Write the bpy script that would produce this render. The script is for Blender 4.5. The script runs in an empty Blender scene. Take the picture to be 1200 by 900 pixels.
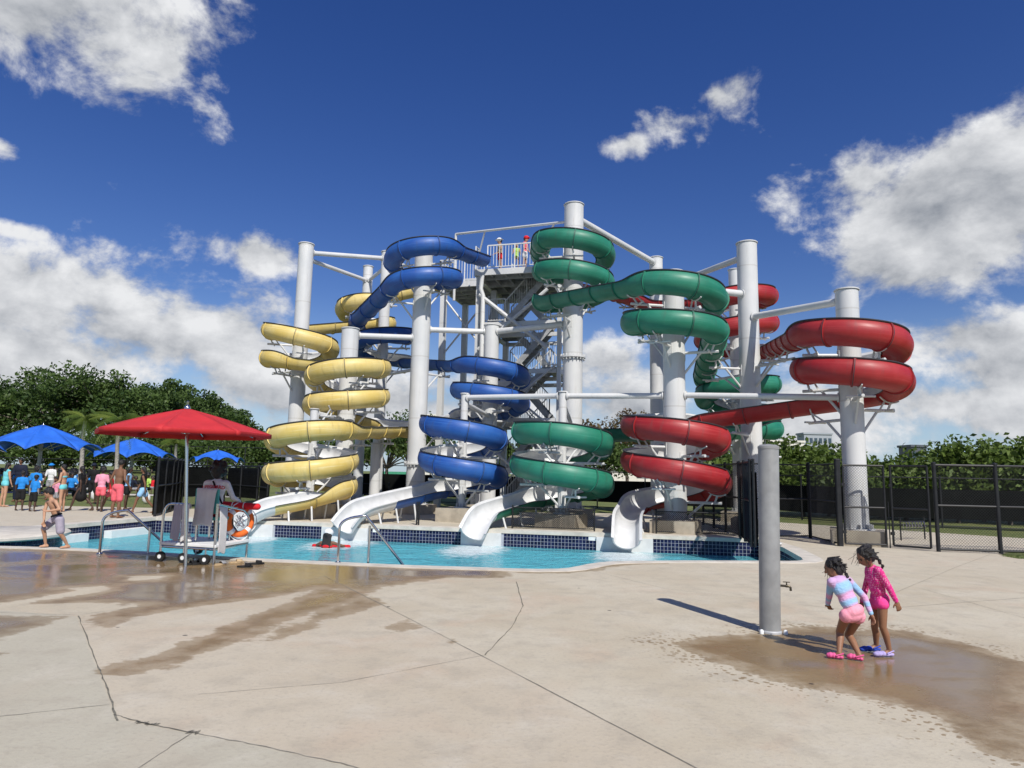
import bpy, bmesh, math, random
import numpy as np
from mathutils import Vector, Matrix
R_ = math.radians
SC = bpy.context.scene
COL = SC.collection
rnd = random.Random(7)

# ------------------------------------------------------------------ camera
CAMH, FPX, TILT = 1.6, 800.0, math.atan(105 / 800.0)
cd = bpy.data.cameras.new('Camera'); cam = bpy.data.objects.new('Camera', cd); COL.objects.link(cam)
cd.sensor_width = 36; cd.lens = 36 * FPX / 1200; cd.clip_start = 0.05; cd.clip_end = 6000
ROLL = 0.020
cam.location = (0, 0, CAMH); cam.rotation_euler = (Matrix.Rotation(math.pi / 2 + TILT, 3, 'X') @ Matrix.Rotation(ROLL, 3, 'Z')).to_euler()
SC.camera = cam
# ------------------------------------------------------------------ sun, sky, exposure
SUN_DIR = Vector((0.377, -0.926, 1.0)).normalized()          # towards the sun
sl = bpy.data.lights.new('Sun', 'SUN'); so = bpy.data.objects.new('Sun', sl); COL.objects.link(so)
sl.energy = 4.8; sl.angle = R_(0.5); sl.color = (1.0, 0.955, 0.88)
so.rotation_euler = SUN_DIR.to_track_quat('Z', 'Y').to_euler(); so.location = SUN_DIR * 60
SC.view_settings.view_transform = 'Standard'; SC.view_settings.look = 'None'
SC.cycles.max_bounces = 6; SC.cycles.diffuse_bounces = 3; SC.cycles.glossy_bounces = 3; SC.cycles.transparent_max_bounces = 12
SC.cycles.caustics_reflective = False; SC.cycles.caustics_refractive = False
SC.view_settings.exposure = 0.0; SC.view_settings.gamma = 1.0; SC.view_settings.use_curve_mapping = False


def raydir(px, py):
    a = (px - 600) / FPX; b = (450 - py) / FPX; u = a * math.cos(ROLL) - b * math.sin(ROLL); v = a * math.sin(ROLL) + b * math.cos(ROLL)
    return (u, math.cos(TILT) - v * math.sin(TILT), math.sin(TILT) + v * math.cos(TILT))
def P(px, py, s):
    d = raydir(px, py); return Vector((d[0] * s, d[1] * s, CAMH + d[2] * s))
def G(px, py, z=0.0):
    d = raydir(px, py); s = (z - CAMH) / d[2]; return Vector((d[0] * s, d[1] * s, z))
def ZAT(xy, py):
    q = (450 - py) / FPX; ct, st, ca, sa = math.cos(TILT), math.sin(TILT), math.cos(ROLL), math.sin(ROLL)
    return CAMH + (xy[1] * (q * ct + st * ca) + xy[0] * sa) / (ct * ca - q * st)

world = bpy.data.worlds.new('World'); SC.world = world; world.use_nodes = True
world.cycles.sampling_method = 'MANUAL'; world.cycles.sample_map_resolution = 512
wt = world.node_tree; wt.nodes.clear()
class NT:
    def __init__(s, t): s.t = t
    def n(s, typ, **kw):
        nd = s.t.nodes.new(typ)
        for k, v in kw.items(): setattr(nd, k, v)
        return nd
    def link(s, a, b): s.t.links.new(a, b)
    def val(s, sock, x):
        if hasattr(x, 'is_output') or isinstance(x, bpy.types.NodeSocket): s.link(x, sock)
        else: sock.default_value = x
    def m(s, op, a, b=0.0, c=0.0, clamp=False):
        nd = s.n('ShaderNodeMath', operation=op, use_clamp=clamp)
        s.val(nd.inputs[0], a); s.val(nd.inputs[1], b)
        if len(nd.inputs) > 2: s.val(nd.inputs[2], c)
        return nd.outputs[0]
    def vm(s, op, a, b=(0, 0, 0)):
        nd = s.n('ShaderNodeVectorMath', operation=op)
        s.val(nd.inputs[0], a)
        if op == 'SCALE': s.val(nd.inputs[3], b)
        else: s.val(nd.inputs[1], b)
        return nd.outputs[1] if op in ('LENGTH', 'DISTANCE', 'DOT_PRODUCT') else nd.outputs[0]
    def noise(s, vec, scale, detail=4, rough=.5, dist=0.0):
        nd = s.n('ShaderNodeTexNoise'); nd.inputs['Scale'].default_value = scale
        nd.inputs['Detail'].default_value = detail; nd.inputs['Roughness'].default_value = rough
        nd.inputs['Distortion'].default_value = dist
        if vec is not None: s.link(vec, nd.inputs['Vector'])
        return nd.outputs['Fac']
    def mapr(s, v, a, b, c=0.0, d=1.0, smooth=True):
        nd = s.n('ShaderNodeMapRange', interpolation_type='SMOOTHSTEP' if smooth else 'LINEAR')
        s.val(nd.inputs[0], v); nd.inputs[1].default_value = a; nd.inputs[2].default_value = b
        nd.inputs[3].default_value = c; nd.inputs[4].default_value = d
        return nd.outputs[0]
    def mix(s, f, a, b, blend='MIX'):
        nd = s.n('ShaderNodeMix', data_type='RGBA', blend_type=blend)
        s.val(nd.inputs[0], f)
        for k, x in ((6, a), (7, b)):
            if isinstance(x, tuple): nd.inputs[k].default_value = (*x[:3], 1)
            else: s.link(x, nd.inputs[k])
        return nd.outputs[2]

def build_world():
    w = NT(wt)
    sky = w.n('ShaderNodeTexSky', sky_type='NISHITA', sun_disc=False)
    sky.sun_elevation = math.asin(SUN_DIR.z); sky.sun_rotation = math.atan2(SUN_DIR.x, SUN_DIR.y)
    sky.altitude = 0; sky.air_density = 1.0; sky.dust_density = 0.25; sky.ozone_density = 2.2
    hs = w.n('ShaderNodeHueSaturation'); hs.inputs['Hue'].default_value = 0.522; hs.inputs['Saturation'].default_value = 1.33; hs.inputs['Value'].default_value = 0.93
    w.link(sky.outputs[0], hs.inputs['Color'])
    tc = w.n('ShaderNodeTexCoord'); d = tc.outputs['Generated']
    el = w.n('ShaderNodeSeparateXYZ'); w.link(d, el.inputs[0])
    skyc = w.mix(w.m('MULTIPLY', w.mapr(el.outputs['Z'], .26, -.02), .7), hs.outputs[0], (3.6, 5.2, 7.6))     # pale blue air near the horizon
    # cumulus clouds gathered where the photograph shows them; scattered ones everywhere else
    blobs = [(25, 20, 172, 104, 1.10), (100, 52, 90, 56, .98), (195, 74, 36, 34, .8), (2, 172, 44, 24, .95), (15, 270, 50, 16, .85), (300, 296, 74, 28, 1.0),
             (15, 352, 110, 70, 1.15), (60, 420, 190, 64, 1.2), (190, 400, 140, 66, 1.2), (265, 410, 80, 66, 1.2), (300, 455, 150, 50, .9),
             (790, 142, 78, 38, .86), (838, 110, 56, 32, .82), (738, 168, 54, 22, .82),
             (1005, 215, 92, 64, 1.12), (1085, 250, 135, 88, 1.2), (1180, 232, 112, 92, 1.2), (1050, 312, 110, 28, .85),
             (1130, 400, 120, 40, 1.1), (1190, 425, 120, 46, 1.15), (1100, 475, 190, 40, 1.1), (960, 500, 150, 46, 1.1),
             (715, 425, 62, 40, .8), (740, 478, 105, 52, 1), (600, 470, 160, 45, .8), (460, 470, 120, 48, .9), (490, 158, 30, 22, .42)]
    field = None
    for (px, py, rx, ry, amp) in blobs:
        c = Vector(raydir(px, py)); L = c.length; c.normalize()
        kx = FPX * L / rx; kz = FPX * L / ry
        df = w.vm('SUBTRACT', d, tuple(c)); df = w.vm('MULTIPLY', df, (kx, kx, kz))
        f = w.m('SUBTRACT', amp, w.m('MULTIPLY', w.vm('LENGTH', df), 0.75))
        field = f if field is None else w.m('SMOOTH_MAX', field, f, 0.12)
    sep = w.n('ShaderNodeSeparateXYZ'); w.link(d, sep.inputs[0])
    # the rest of the sky (behind and beside the camera) carries the same sort of clouds
    back = w.mapr(sep.outputs['Y'], 0.62, 0.35)
    low = w.noise(w.vm('MULTIPLY', d, (1, 1, 1.8)), 2.6, 2, .5)
    fb = w.m('MULTIPLY_ADD', low, 3.2, -1.75)
    fb = w.m('SUBTRACT', w.m('MULTIPLY', fb, back), w.m('MULTIPLY', w.m('SUBTRACT', 1, back), 1.0))
    field = w.m('MAXIMUM', field, fb)
    field = w.m('MAXIMUM', field, -0.6)
    q = w.vm('MULTIPLY', d, (1, 1, 1.35))
    n1 = w.noise(q, 6.2, 10, .61, .15)
    q2 = w.vm('ADD', q, (0.015, -0.01, 0.040))
    n2 = w.noise(q2, 6.2, 7, .58, .15)
    big = w.noise(q, 3.1, 3, .5)
    dens = w.m('ADD', field, w.m('MULTIPLY_ADD', n1, 3.3, -1.86))
    alpha = w.mapr(dens, -0.02, 0.48)
    shade = w.m('MULTIPLY_ADD', w.m('SUBTRACT', n1, n2), 3.2, 0.62)
    shade = w.m('SUBTRACT', shade, w.m('MULTIPLY', w.mapr(dens, 0.45, 1.35), 0.30))
    shade = w.m('ADD', shade, w.m('MULTIPLY_ADD', big, 1.1, -0.55), clamp=True)
    cc = w.mix(shade, (2.9, 3.15, 3.6), (8.3, 8.4, 8.6))
    col = w.mix(alpha, skyc, cc)
    bg = w.n('ShaderNodeBackground'); w.link(col, bg.inputs[0]); bg.inputs[1].default_value = 0.1
    out = w.n('ShaderNodeOutputWorld'); w.link(bg.outputs[0], out.inputs[0])
build_world()

# ------------------------------------------------------------------ materials
MATS = {}
def newmat(name):
    m = bpy.data.materials.new(name); m.use_nodes = True; m.node_tree.nodes.clear()
    w = NT(m.node_tree); b = w.n('ShaderNodeBsdfPrincipled'); o = w.n('ShaderNodeOutputMaterial')
    w.link(b.outputs[0], o.inputs[0]); MATS[name] = m
    return m, w, b, o
def pm(name, col, rough=.5, metal=0., var=.12, scale=4., bump=0., bscale=60., coat=0., dirt=0., dirtcol=(.2, .17, .13), coord='Object', spec=.5):
    m, w, b, o = newmat(name)
    tc = w.n('ShaderNodeTexCoord').outputs[coord]
    n = w.noise(tc, scale, 5, .55)
    lo = tuple(c * (1 - var) for c in col); hi = tuple(min(1, c * (1 + var)) for c in col)
    c = w.mix(w.mapr(n, .3, .7), lo, hi)
    if dirt:
        n2 = w.noise(tc, scale * .45, 6, .62, .6)
        c = w.mix(w.m('MULTIPLY', w.mapr(n2, .5, .8), dirt), c, dirtcol)
    w.link(c, b.inputs['Base Color'])
    b.inputs['Metallic'].default_value = metal; b.inputs['Specular IOR Level'].default_value = spec
    w.link(w.m('MULTIPLY_ADD', n, .25 * rough, rough * .88), b.inputs['Roughness'])
    b.inputs['Coat Weight'].default_value = coat; b.inputs['Coat Roughness'].default_value = .12
    if bump:
        bn = w.n('ShaderNodeBump'); bn.inputs['Strength'].default_value = bump; bn.inputs['Distance'].default_value = .02
        w.link(w.noise(tc, bscale, 3, .5), bn.inputs['Height']); w.link(bn.outputs[0], b.inputs['Normal'])
    return m
def steelpaint():
    m, w, b, o = newmat('white_steel')
    tc = w.n('ShaderNodeTexCoord').outputs['Object']
    st = w.noise(w.vm('MULTIPLY', tc, (5, 5, .35)), 2.0, 5, .6)
    n = w.noise(tc, 1.1, 4, .5)
    c = w.mix(w.mapr(n, .3, .7), (.57, .58, .58), (.65, .65, .64))
    c = w.mix(w.m('MULTIPLY', w.mapr(st, .52, .78), .40), c, (.45, .43, .39))
    sz = w.n('ShaderNodeSeparateXYZ'); w.link(tc, sz.inputs[0]); fz = w.m('FRACT', w.m('MULTIPLY', sz.outputs['Z'], .41))
    c = w.mix(w.m('MULTIPLY', w.mapr(w.m('ABSOLUTE', w.m('SUBTRACT', fz, .5)), .012, .006), .35), c, (.36, .34, .30))
    ru = w.noise(w.vm('MULTIPLY', tc, (9, 9, .5)), 1.7, 5, .65)
    c = w.mix(w.m('MULTIPLY', w.mapr(ru, .66, .80), .5), c, (.34, .25, .17))
    w.link(c, b.inputs['Base Color']); b.inputs['Roughness'].default_value = .42
steelpaint()
def fibreglass(name, col, fade, streak):
    m, w, b, o = newmat(name)
    uv = w.n('ShaderNodeUVMap').outputs[0]
    tc = w.n('ShaderNodeTexCoord').outputs['Object']
    st = w.noise(w.vm('MULTIPLY', uv, (.9, 26, 1)), 1.0, 5, .6)
    bl = w.noise(tc, 1.3, 5, .6)
    c = w.mix(w.mapr(bl, .35, .7), col, tuple(.65 * a + .35 * f for a, f in zip(col, fade)))
    c = w.mix(w.m('MULTIPLY', w.mapr(st, .5, .78), streak), c, fade)
    dr = w.noise(w.vm('MULTIPLY', uv, (9, 1.5, 1)), 1.0, 4, .6)
    c = w.mix(w.m('MULTIPLY', w.mapr(dr, .52, .78), .32), c, (.08, .07, .06))
    w.link(c, b.inputs['Base Color'])
    w.link(w.mapr(st, .3, .7, .42, .62), b.inputs['Roughness'])
    b.inputs['Coat Weight'].default_value = .08; b.inputs['Coat Roughness'].default_value = .3
fibreglass('flume_yellow', (.64, .47, .125), (.78, .69, .39), .8)
fibreglass('flume_blue', (.010, .070, .31), (.05, .19, .52), .5)
fibreglass('flume_green', (.009, .160, .095), (.055, .31, .21), .55)
fibreglass('flume_red', (.31, .010, .014), (.50, .06, .06), .5)
pm('flume_white', (.64, .645, .64), .34, var=.06, coat=.2, dirt=.22)
pm('flume_rim', (.035, .035, .04), .5)
pm('joint_seal', (.03, .035, .04), .6)
pm('galv_dark', (.40, .41, .42), .5, metal=.15, var=.2)
pm('grating', (.25, .26, .27), .6, metal=.2, var=.25, scale=9)
pm('steel', (.62, .63, .64), .16, metal=1., var=.06)
pm('black_paint', (.014, .015, .017), .5, var=.25, scale=9, spec=.35)
pm('windscreen', (.006, .007, .0065), .9, var=.4, scale=1.4, bump=.3, bscale=4, spec=.08)
pm('footing', (.43, .38, .30), .9, var=.16, scale=3, bump=.5, bscale=40, dirt=.35)
pm('plaster', (.42, .72, .80), .7, var=.05, scale=1)
pm('ledge_white', (.78, .80, .79), .5, var=.05, dirt=.15)
pm('coping', (.60, .56, .49), .8, var=.12, scale=3, bump=.3, bscale=90, dirt=.3)
pm('grout', (.36, .38, .44), .8, var=.1)
def tilem():
    m, w, b, o = newmat('tile')
    tc = w.n('ShaderNodeTexCoord').outputs['Object']
    v = w.n('ShaderNodeTexWhiteNoise'); sn = w.vm('SNAP', tc, (.098, .098, .098)); w.link(sn, v.inputs[0])
    c = w.mix(v.outputs[0], (.005, .006, .026), (.014, .018, .070)); w.link(c, b.inputs['Base Color'])
    b.inputs['Roughness'].default_value = .22; b.inputs['Specular IOR Level'].default_value = .35
tilem()
pm('skin_tan', (.46, .26, .165), .55, var=.06, scale=9, spec=.35); pm('skin_brown', (.19, .095, .055), .55, var=.06, scale=9, spec=.35)
pm('skin_dark', (.075, .04, .026), .5, var=.08, scale=9, spec=.4); pm('skin_kid', (.28, .14, .08), .50, var=.06, scale=9, spec=.4)
pm('hair', (.010, .008, .008), .42, var=.4, scale=60, bump=.6, bscale=140)
pm('eye', (.01, .01, .01), .2); pm('lip', (.30, .10, .085), .5)
for nm, c in dict(c_blue=(.02, .22, .62), c_navy=(.012, .016, .035), c_black=(.012, .012, .013), c_white=(.72, .72, .72), c_pink=(.72, .30, .40), c_coral=(.75, .13, .16),
                  c_aqua=(.16, .55, .60), c_sky=(.28, .52, .80), c_lav=(.34, .31, .38), c_lime=(.40, .62, .12), c_tan=(.46, .34, .20), c_grey=(.30, .30, .31), c_hot=(.85, .07, .30),
                  c_red=(.60, .02, .03), c_teal=(.10, .42, .38), c_rose=(.82, .33, .42), c_lilac=(.42, .36, .66), c_croc=(.72, .12, .30), c_cobalt=(.03, .07, .42), c_greyblue=(.40, .42, .50), c_orange=(.80, .16, .03), c_yell=(.7, .55, .1)).items():
    pm(nm, c, .8, var=.10, scale=14, bump=.25, bscale=40, spec=.25)
def stripes():
    m, w, b, o = newmat('stripe_rash')
    at = w.n('ShaderNodeAttribute', attribute_name='along'); x = at.outputs['Fac']
    tc = w.n('ShaderNodeTexCoord').outputs['Object']
    x = w.m('ADD', x, w.m('MULTIPLY', w.m('SUBTRACT', w.noise(tc, 9, 2), .5), .12))
    r = w.n('ShaderNodeValToRGB'); w.link(x, r.inputs[0]); e = r.color_ramp.elements
    e[0].position = 0; e[0].color = (.56, .36, .60, 1); e[1].position = 1; e[1].color = (.30, .55, .78, 1)
    for p, c in ((.10, (.60, .38, .60)), (.16, (.26, .50, .76)), (.38, (.30, .54, .78)), (.44, (.70, .34, .56)), (.58, (.72, .36, .58)), (.64, (.28, .52, .76)), (.74, (.30, .55, .78)), (.78, (.62, .40, .66)), (.90, (.62, .44, .70)), (.94, (.30, .55, .78))):
        r.color_ramp.interpolation = 'B_SPLINE'; k = e.new(p); k.color = (*c, 1)
    w.link(r.outputs[0], b.inputs['Base Color']); b.inputs['Roughness'].default_value = .85; b.inputs['Specular IOR Level'].default_value = .15
    bn = w.n('ShaderNodeBump'); bn.inputs['Strength'].default_value = .55; bn.inputs['Distance'].default_value = .02
    w.link(w.noise(w.vm('MULTIPLY', tc, (1, 1, 2.2)), 16, 4, .6, 1.0), bn.inputs['Height']); w.link(bn.outputs[0], b.inputs['Normal'])
stripes()
def dots():
    m, w, b, o = newmat('dot_rash')
    tc = w.n('ShaderNodeTexCoord').outputs['Object']
    v = w.n('ShaderNodeTexVoronoi'); v.inputs['Scale'].default_value = 58; v.inputs['Randomness'].default_value = .35; w.link(tc, v.inputs['Vector'])
    c = w.mix(w.mapr(v.outputs[0], .25, .42), (.80, .36, .50), (.70, .045, .25)); w.link(c, b.inputs['Base Color'])
    b.inputs['Roughness'].default_value = .85; b.inputs['Specular IOR Level'].default_value = .15
    bn = w.n('ShaderNodeBump'); bn.inputs['Strength'].default_value = .55; bn.inputs['Distance'].default_value = .02
    w.link(w.noise(w.vm('MULTIPLY', tc, (1, 1, 2.2)), 16, 4, .6, 1.0), bn.inputs['Height']); w.link(bn.outputs[0], b.inputs['Normal'])
dots()
pm('canopy_red', (.52, .022, .028), .75, var=.08, scale=3, bump=.2, bscale=8)
pm('canopy_blue', (.016, .13, .60), .75, var=.10, scale=2, bump=.2, bscale=5)
pm('bark', (.12, .10, .08), .95, var=.3, scale=6, bump=.8, bscale=20); pm('palm_bark', (.42, .39, .34), .9, var=.15, scale=5, bump=.4, bscale=30)
def leafm(name, c1, c2, tr=.35):
    m, w, b, o = newmat(name)
    at = w.n('ShaderNodeAttribute', attribute_name='var')
    c = w.mix(at.outputs['Fac'], c1, c2)
    w.link(c, b.inputs['Base Color']); b.inputs['Roughness'].default_value = .55; b.inputs['Specular IOR Level'].default_value = .35
    t = w.n('ShaderNodeBsdfTranslucent'); w.link(c, t.inputs[0]); mx = w.n('ShaderNodeMixShader'); mx.inputs[0].default_value = tr
    w.link(b.outputs[0], mx.inputs[1]); w.link(t.outputs[0], mx.inputs[2]); w.link(mx.outputs[0], o.inputs[0])
leafm('leaf_oak', (.022, .055, .012), (.12, .185, .045)); leafm('leaf_hedge', (.055, .105, .018), (.17, .235, .05))
leafm('leaf_palm', (.08, .14, .02), (.22, .27, .05)); leafm('leaf_brown', (.11, .06, .03), (.17, .14, .06)); leafm('leaf_mid', (.035, .08, .018), (.11, .16, .04))
leafm('blade', (.05, .10, .02), (.14, .20, .05))
pm('bldg_white', (.70, .67, .60), .8, var=.05); pm('bldg_grey', (.34, .37, .40), .6, var=.08); pm('bldg_dark', (.09, .10, .12), .5); pm('glass', (.05, .08, .11), .1); pm('bldg_red', (.30, .06, .05), .7)
pm('terrace_green', (.05, .28, .16), .7)
pm('rubber', (.012, .012, .012), .7); pm('towel', (.72, .72, .71), .95, var=.05, scale=6, bump=.6, bscale=120, spec=.1); pm('towel_grey', (.44, .42, .47), .95, var=.06, bump=.6, bscale=120, spec=.1)
pm('post_grey', (.265, .27, .268), .42, var=.14, scale=5, dirt=.6, dirtcol=(.22, .21, .19))
pm('wood', (.24, .16, .09), .85, var=.25, scale=6, bump=.4)
pm('cooler', (.5, .5, .5), .5)

def grassm():
    m, w, b, o = newmat('grass')
    tc = w.n('ShaderNodeTexCoord').outputs['Object']
    n = w.noise(tc, .35, 5, .6); n2 = w.noise(tc, 14, 4, .6)
    c = w.mix(w.mapr(n, .35, .65), (.075, .125, .022), (.15, .18, .045)); c = w.mix(w.mapr(n2, .4, .7), c, (.20, .20, .07))
    w.link(c, b.inputs['Base Color']); b.inputs['Roughness'].default_value = .95
    bn = w.n('ShaderNodeBump'); bn.inputs['Strength'].default_value = .8; bn.inputs['Distance'].default_value = .05
    w.link(w.noise(tc, 40, 4, .7), bn.inputs['Height']); w.link(bn.outputs[0], b.inputs['Normal'])
grassm()
def deckm():
    m, w, b, o = newmat('deck')
    tc = w.n('ShaderNodeTexCoord').outputs['Object']
    wet = w.n('ShaderNodeAttribute', attribute_name='wet').outputs['Fac']
    splash = w.n('ShaderNodeAttribute', attribute_name='splash').outputs['Fac']
    slab = w.n('ShaderNodeAttribute', attribute_name='slab').outputs['Fac']
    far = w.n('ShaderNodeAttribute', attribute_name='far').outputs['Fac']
    n1 = w.noise(tc, .55, 6, .6); n2 = w.noise(tc, 3.2, 6, .62); n3 = w.noise(tc, 28, 4, .6); n4 = w.noise(tc, 160, 3, .6)
    c = w.mix(w.mapr(n1, .32, .68), (.50, .435, .32), (.57, .515, .40))
    c = w.mix(w.m('MULTIPLY', w.mapr(w.noise(tc, .9, 3, .5, .8), .52, .68), .42), c, (.53, .40, .285))   # tan staining
    slab2 = w.n('ShaderNodeAttribute', attribute_name='slab2').outputs['Fac']
    c = w.mix(w.m('MULTIPLY', w.mapr(slab2, -.02, .02), .30), c, (.53, .445, .34))
    c = w.mix(w.m('MULTIPLY', w.mapr(slab, -.02, .02), .7), c, (.46, .435, .345))
    bl = w.noise(tc, 1.7, 7, .68, .3); c = w.mix(w.m('MULTIPLY', w.mapr(bl, .50, .70), .45), c, (.60, .555, .46))
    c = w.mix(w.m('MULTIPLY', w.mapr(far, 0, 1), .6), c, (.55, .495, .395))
    c = w.mix(w.m('MULTIPLY', w.mapr(n2, .45, .72), .5), c, (.39, .345, .27))
    c = w.mix(w.m('MULTIPLY', w.mapr(n3, .48, .75), .32), c, (.30, .26, .21))
    c = w.mix(w.m('MULTIPLY', w.mapr(n4, .55, .72), .38), c, (.25, .22, .18))
    sp = w.n('ShaderNodeTexVoronoi', feature='F1'); sp.inputs['Scale'].default_value = 1.1; w.link(tc, sp.inputs['Vector'])
    c = w.mix(w.m('MULTIPLY', w.mapr(sp.outputs[0], .035, .02), .85), c, (.06, .055, .05))                # specks of debris
    # wet areas: signed distance + ragged edge
    ed = w.m('MULTIPLY_ADD', w.noise(tc, 2.2, 5, .65), .55, -.275)
    ed = w.m('ADD', ed, w.m('MULTIPLY_ADD', w.noise(w.vm('MULTIPLY', tc, (.5, 1.6, 1)), 11, 3, .6), .22, -.11))
    wd = w.m('ADD', wet, ed); wa = w.m('ADD', w.m('MULTIPLY', w.mapr(wd, -.02, .04), .62), w.m('MULTIPLY', w.mapr(w.m('ADD', wd, w.m('MULTIPLY_ADD', n2, .8, -.4)), .02, .30), .38))
    # splash drops around the tap
    dv = w.n('ShaderNodeTexVoronoi', feature='F1'); dv.inputs['Scale'].default_value = 17.0; w.link(tc, dv.inputs['Vector'])
    dr = w.m('ADD', w.m('MULTIPLY', splash, .42), w.m('SUBTRACT', w.m('MULTIPLY', w.noise(tc, 1.6, 3), .85), dv.outputs[0]))
    wa2 = w.m('MULTIPLY', w.mapr(dr, .03, .10), .8)
    wa = w.m('MAXIMUM', wa, w.m('MULTIPLY', wa2, w.mapr(splash, -.60, -.10)))
    film = w.mapr(w.noise(w.vm('MULTIPLY', tc, (.55, 1, 1)), 1.1, 5, .6, .4), .30, .54)                    # standing film v. damp only
    film = w.m('MULTIPLY', film, w.mapr(wet, .1, .5))
    wc = w.mix(1.0, c, (.51, .395, .255), 'MULTIPLY')
    wc = w.mix(w.m('MULTIPLY', film, .55), wc, (.24, .165, .09))
    c = w.mix(wa, c, wc)
    w.link(c, b.inputs['Base Color'])
    rw = w.m('MULTIPLY_ADD', film, -.34, .40)
    ro = w.n('ShaderNodeMix', data_type='FLOAT'); w.link(wa, ro.inputs[0]); ro.inputs[2].default_value = .86; w.link(rw, ro.inputs[3])
    w.link(ro.outputs[0], b.inputs['Roughness'])
    bn = w.n('ShaderNodeBump'); bn.inputs['Distance'].default_value = .012
    w.link(w.m('MULTIPLY_ADD', w.m('MULTIPLY', wa, film), -.42, .5), bn.inputs['Strength'])
    w.link(w.m('ADD', w.m('MULTIPLY', n3, .6), w.m('MULTIPLY', n4, .35)), bn.inputs['Height']); w.link(bn.outputs[0], b.inputs['Normal'])
deckm()
pm('joint_line', (.27, .245, .20), .9, var=.25, scale=8); pm('crack_dark', (.16, .15, .12), .95, var=.4, scale=20)
def waterm():
    m, w, b, o = newmat('water')
    tc = w.n('ShaderNodeTexCoord').outputs['Object']
    n1 = w.noise(w.vm('MULTIPLY', tc, (1, 1.5, 1)), 1.6, 3, .5, .6); n2 = w.noise(tc, 6.5, 3, .55, .5)
    ch = w.n('ShaderNodeAttribute', attribute_name='churn').outputs['Fac']
    bn = w.n('ShaderNodeBump'); bn.inputs['Distance'].default_value = .22; w.link(w.m('MULTIPLY_ADD', ch, .4, .6), bn.inputs['Strength'])
    w.link(w.m('ADD', n1, w.m('MULTIPLY', n2, .45)), bn.inputs['Height'])
    tr = w.n('ShaderNodeBsdfTransparent')
    w.link(w.mix(w.mapr(n1, .3, .7), (.40, .90, .95), (.55, .96, .98)), tr.inputs[0])
    gl = w.n('ShaderNodeBsdfGlossy'); gl.inputs['Roughness'].default_value = .05; w.link(bn.outputs[0], gl.inputs['Normal'])
    df = w.n('ShaderNodeBsdfDiffuse'); df.inputs[0].default_value = (.17, .62, .74, 1); w.link(bn.outputs[0], df.inputs['Normal'])
    fm = w.n('ShaderNodeBsdfDiffuse'); fm.inputs[0].default_value = (.80, .86, .87, 1)
    m0 = w.n('ShaderNodeMixShader'); m0.inputs[0].default_value = .5; w.link(tr.outputs[0], m0.inputs[1]); w.link(df.outputs[0], m0.inputs[2])
    fa = w.mapr(w.m('ADD', w.m('MULTIPLY', ch, .75), w.noise(w.vm('MULTIPLY', tc, (1, 2, 1)), 4.5, 6, .68, .8)), 0.80, 1.12)
    m1 = w.n('ShaderNodeMixShader'); w.link(w.m('MULTIPLY', fa, .8), m1.inputs[0]); w.link(m0.outputs[0], m1.inputs[1]); w.link(fm.outputs[0], m1.inputs[2])
    fr = w.n('ShaderNodeFresnel'); fr.inputs[0].default_value = 1.33; w.link(bn.outputs[0], fr.inputs['Normal'])
    m2 = w.n('ShaderNodeMixShader'); w.link(w.m('MINIMUM', w.m('MULTIPLY', fr.outputs[0], .8), .5), m2.inputs[0]); w.link(m1.outputs[0], m2.inputs[1]); w.link(gl.outputs[0], m2.inputs[2])
    w.link(m2.outputs[0], o.inputs[0])
waterm()

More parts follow.
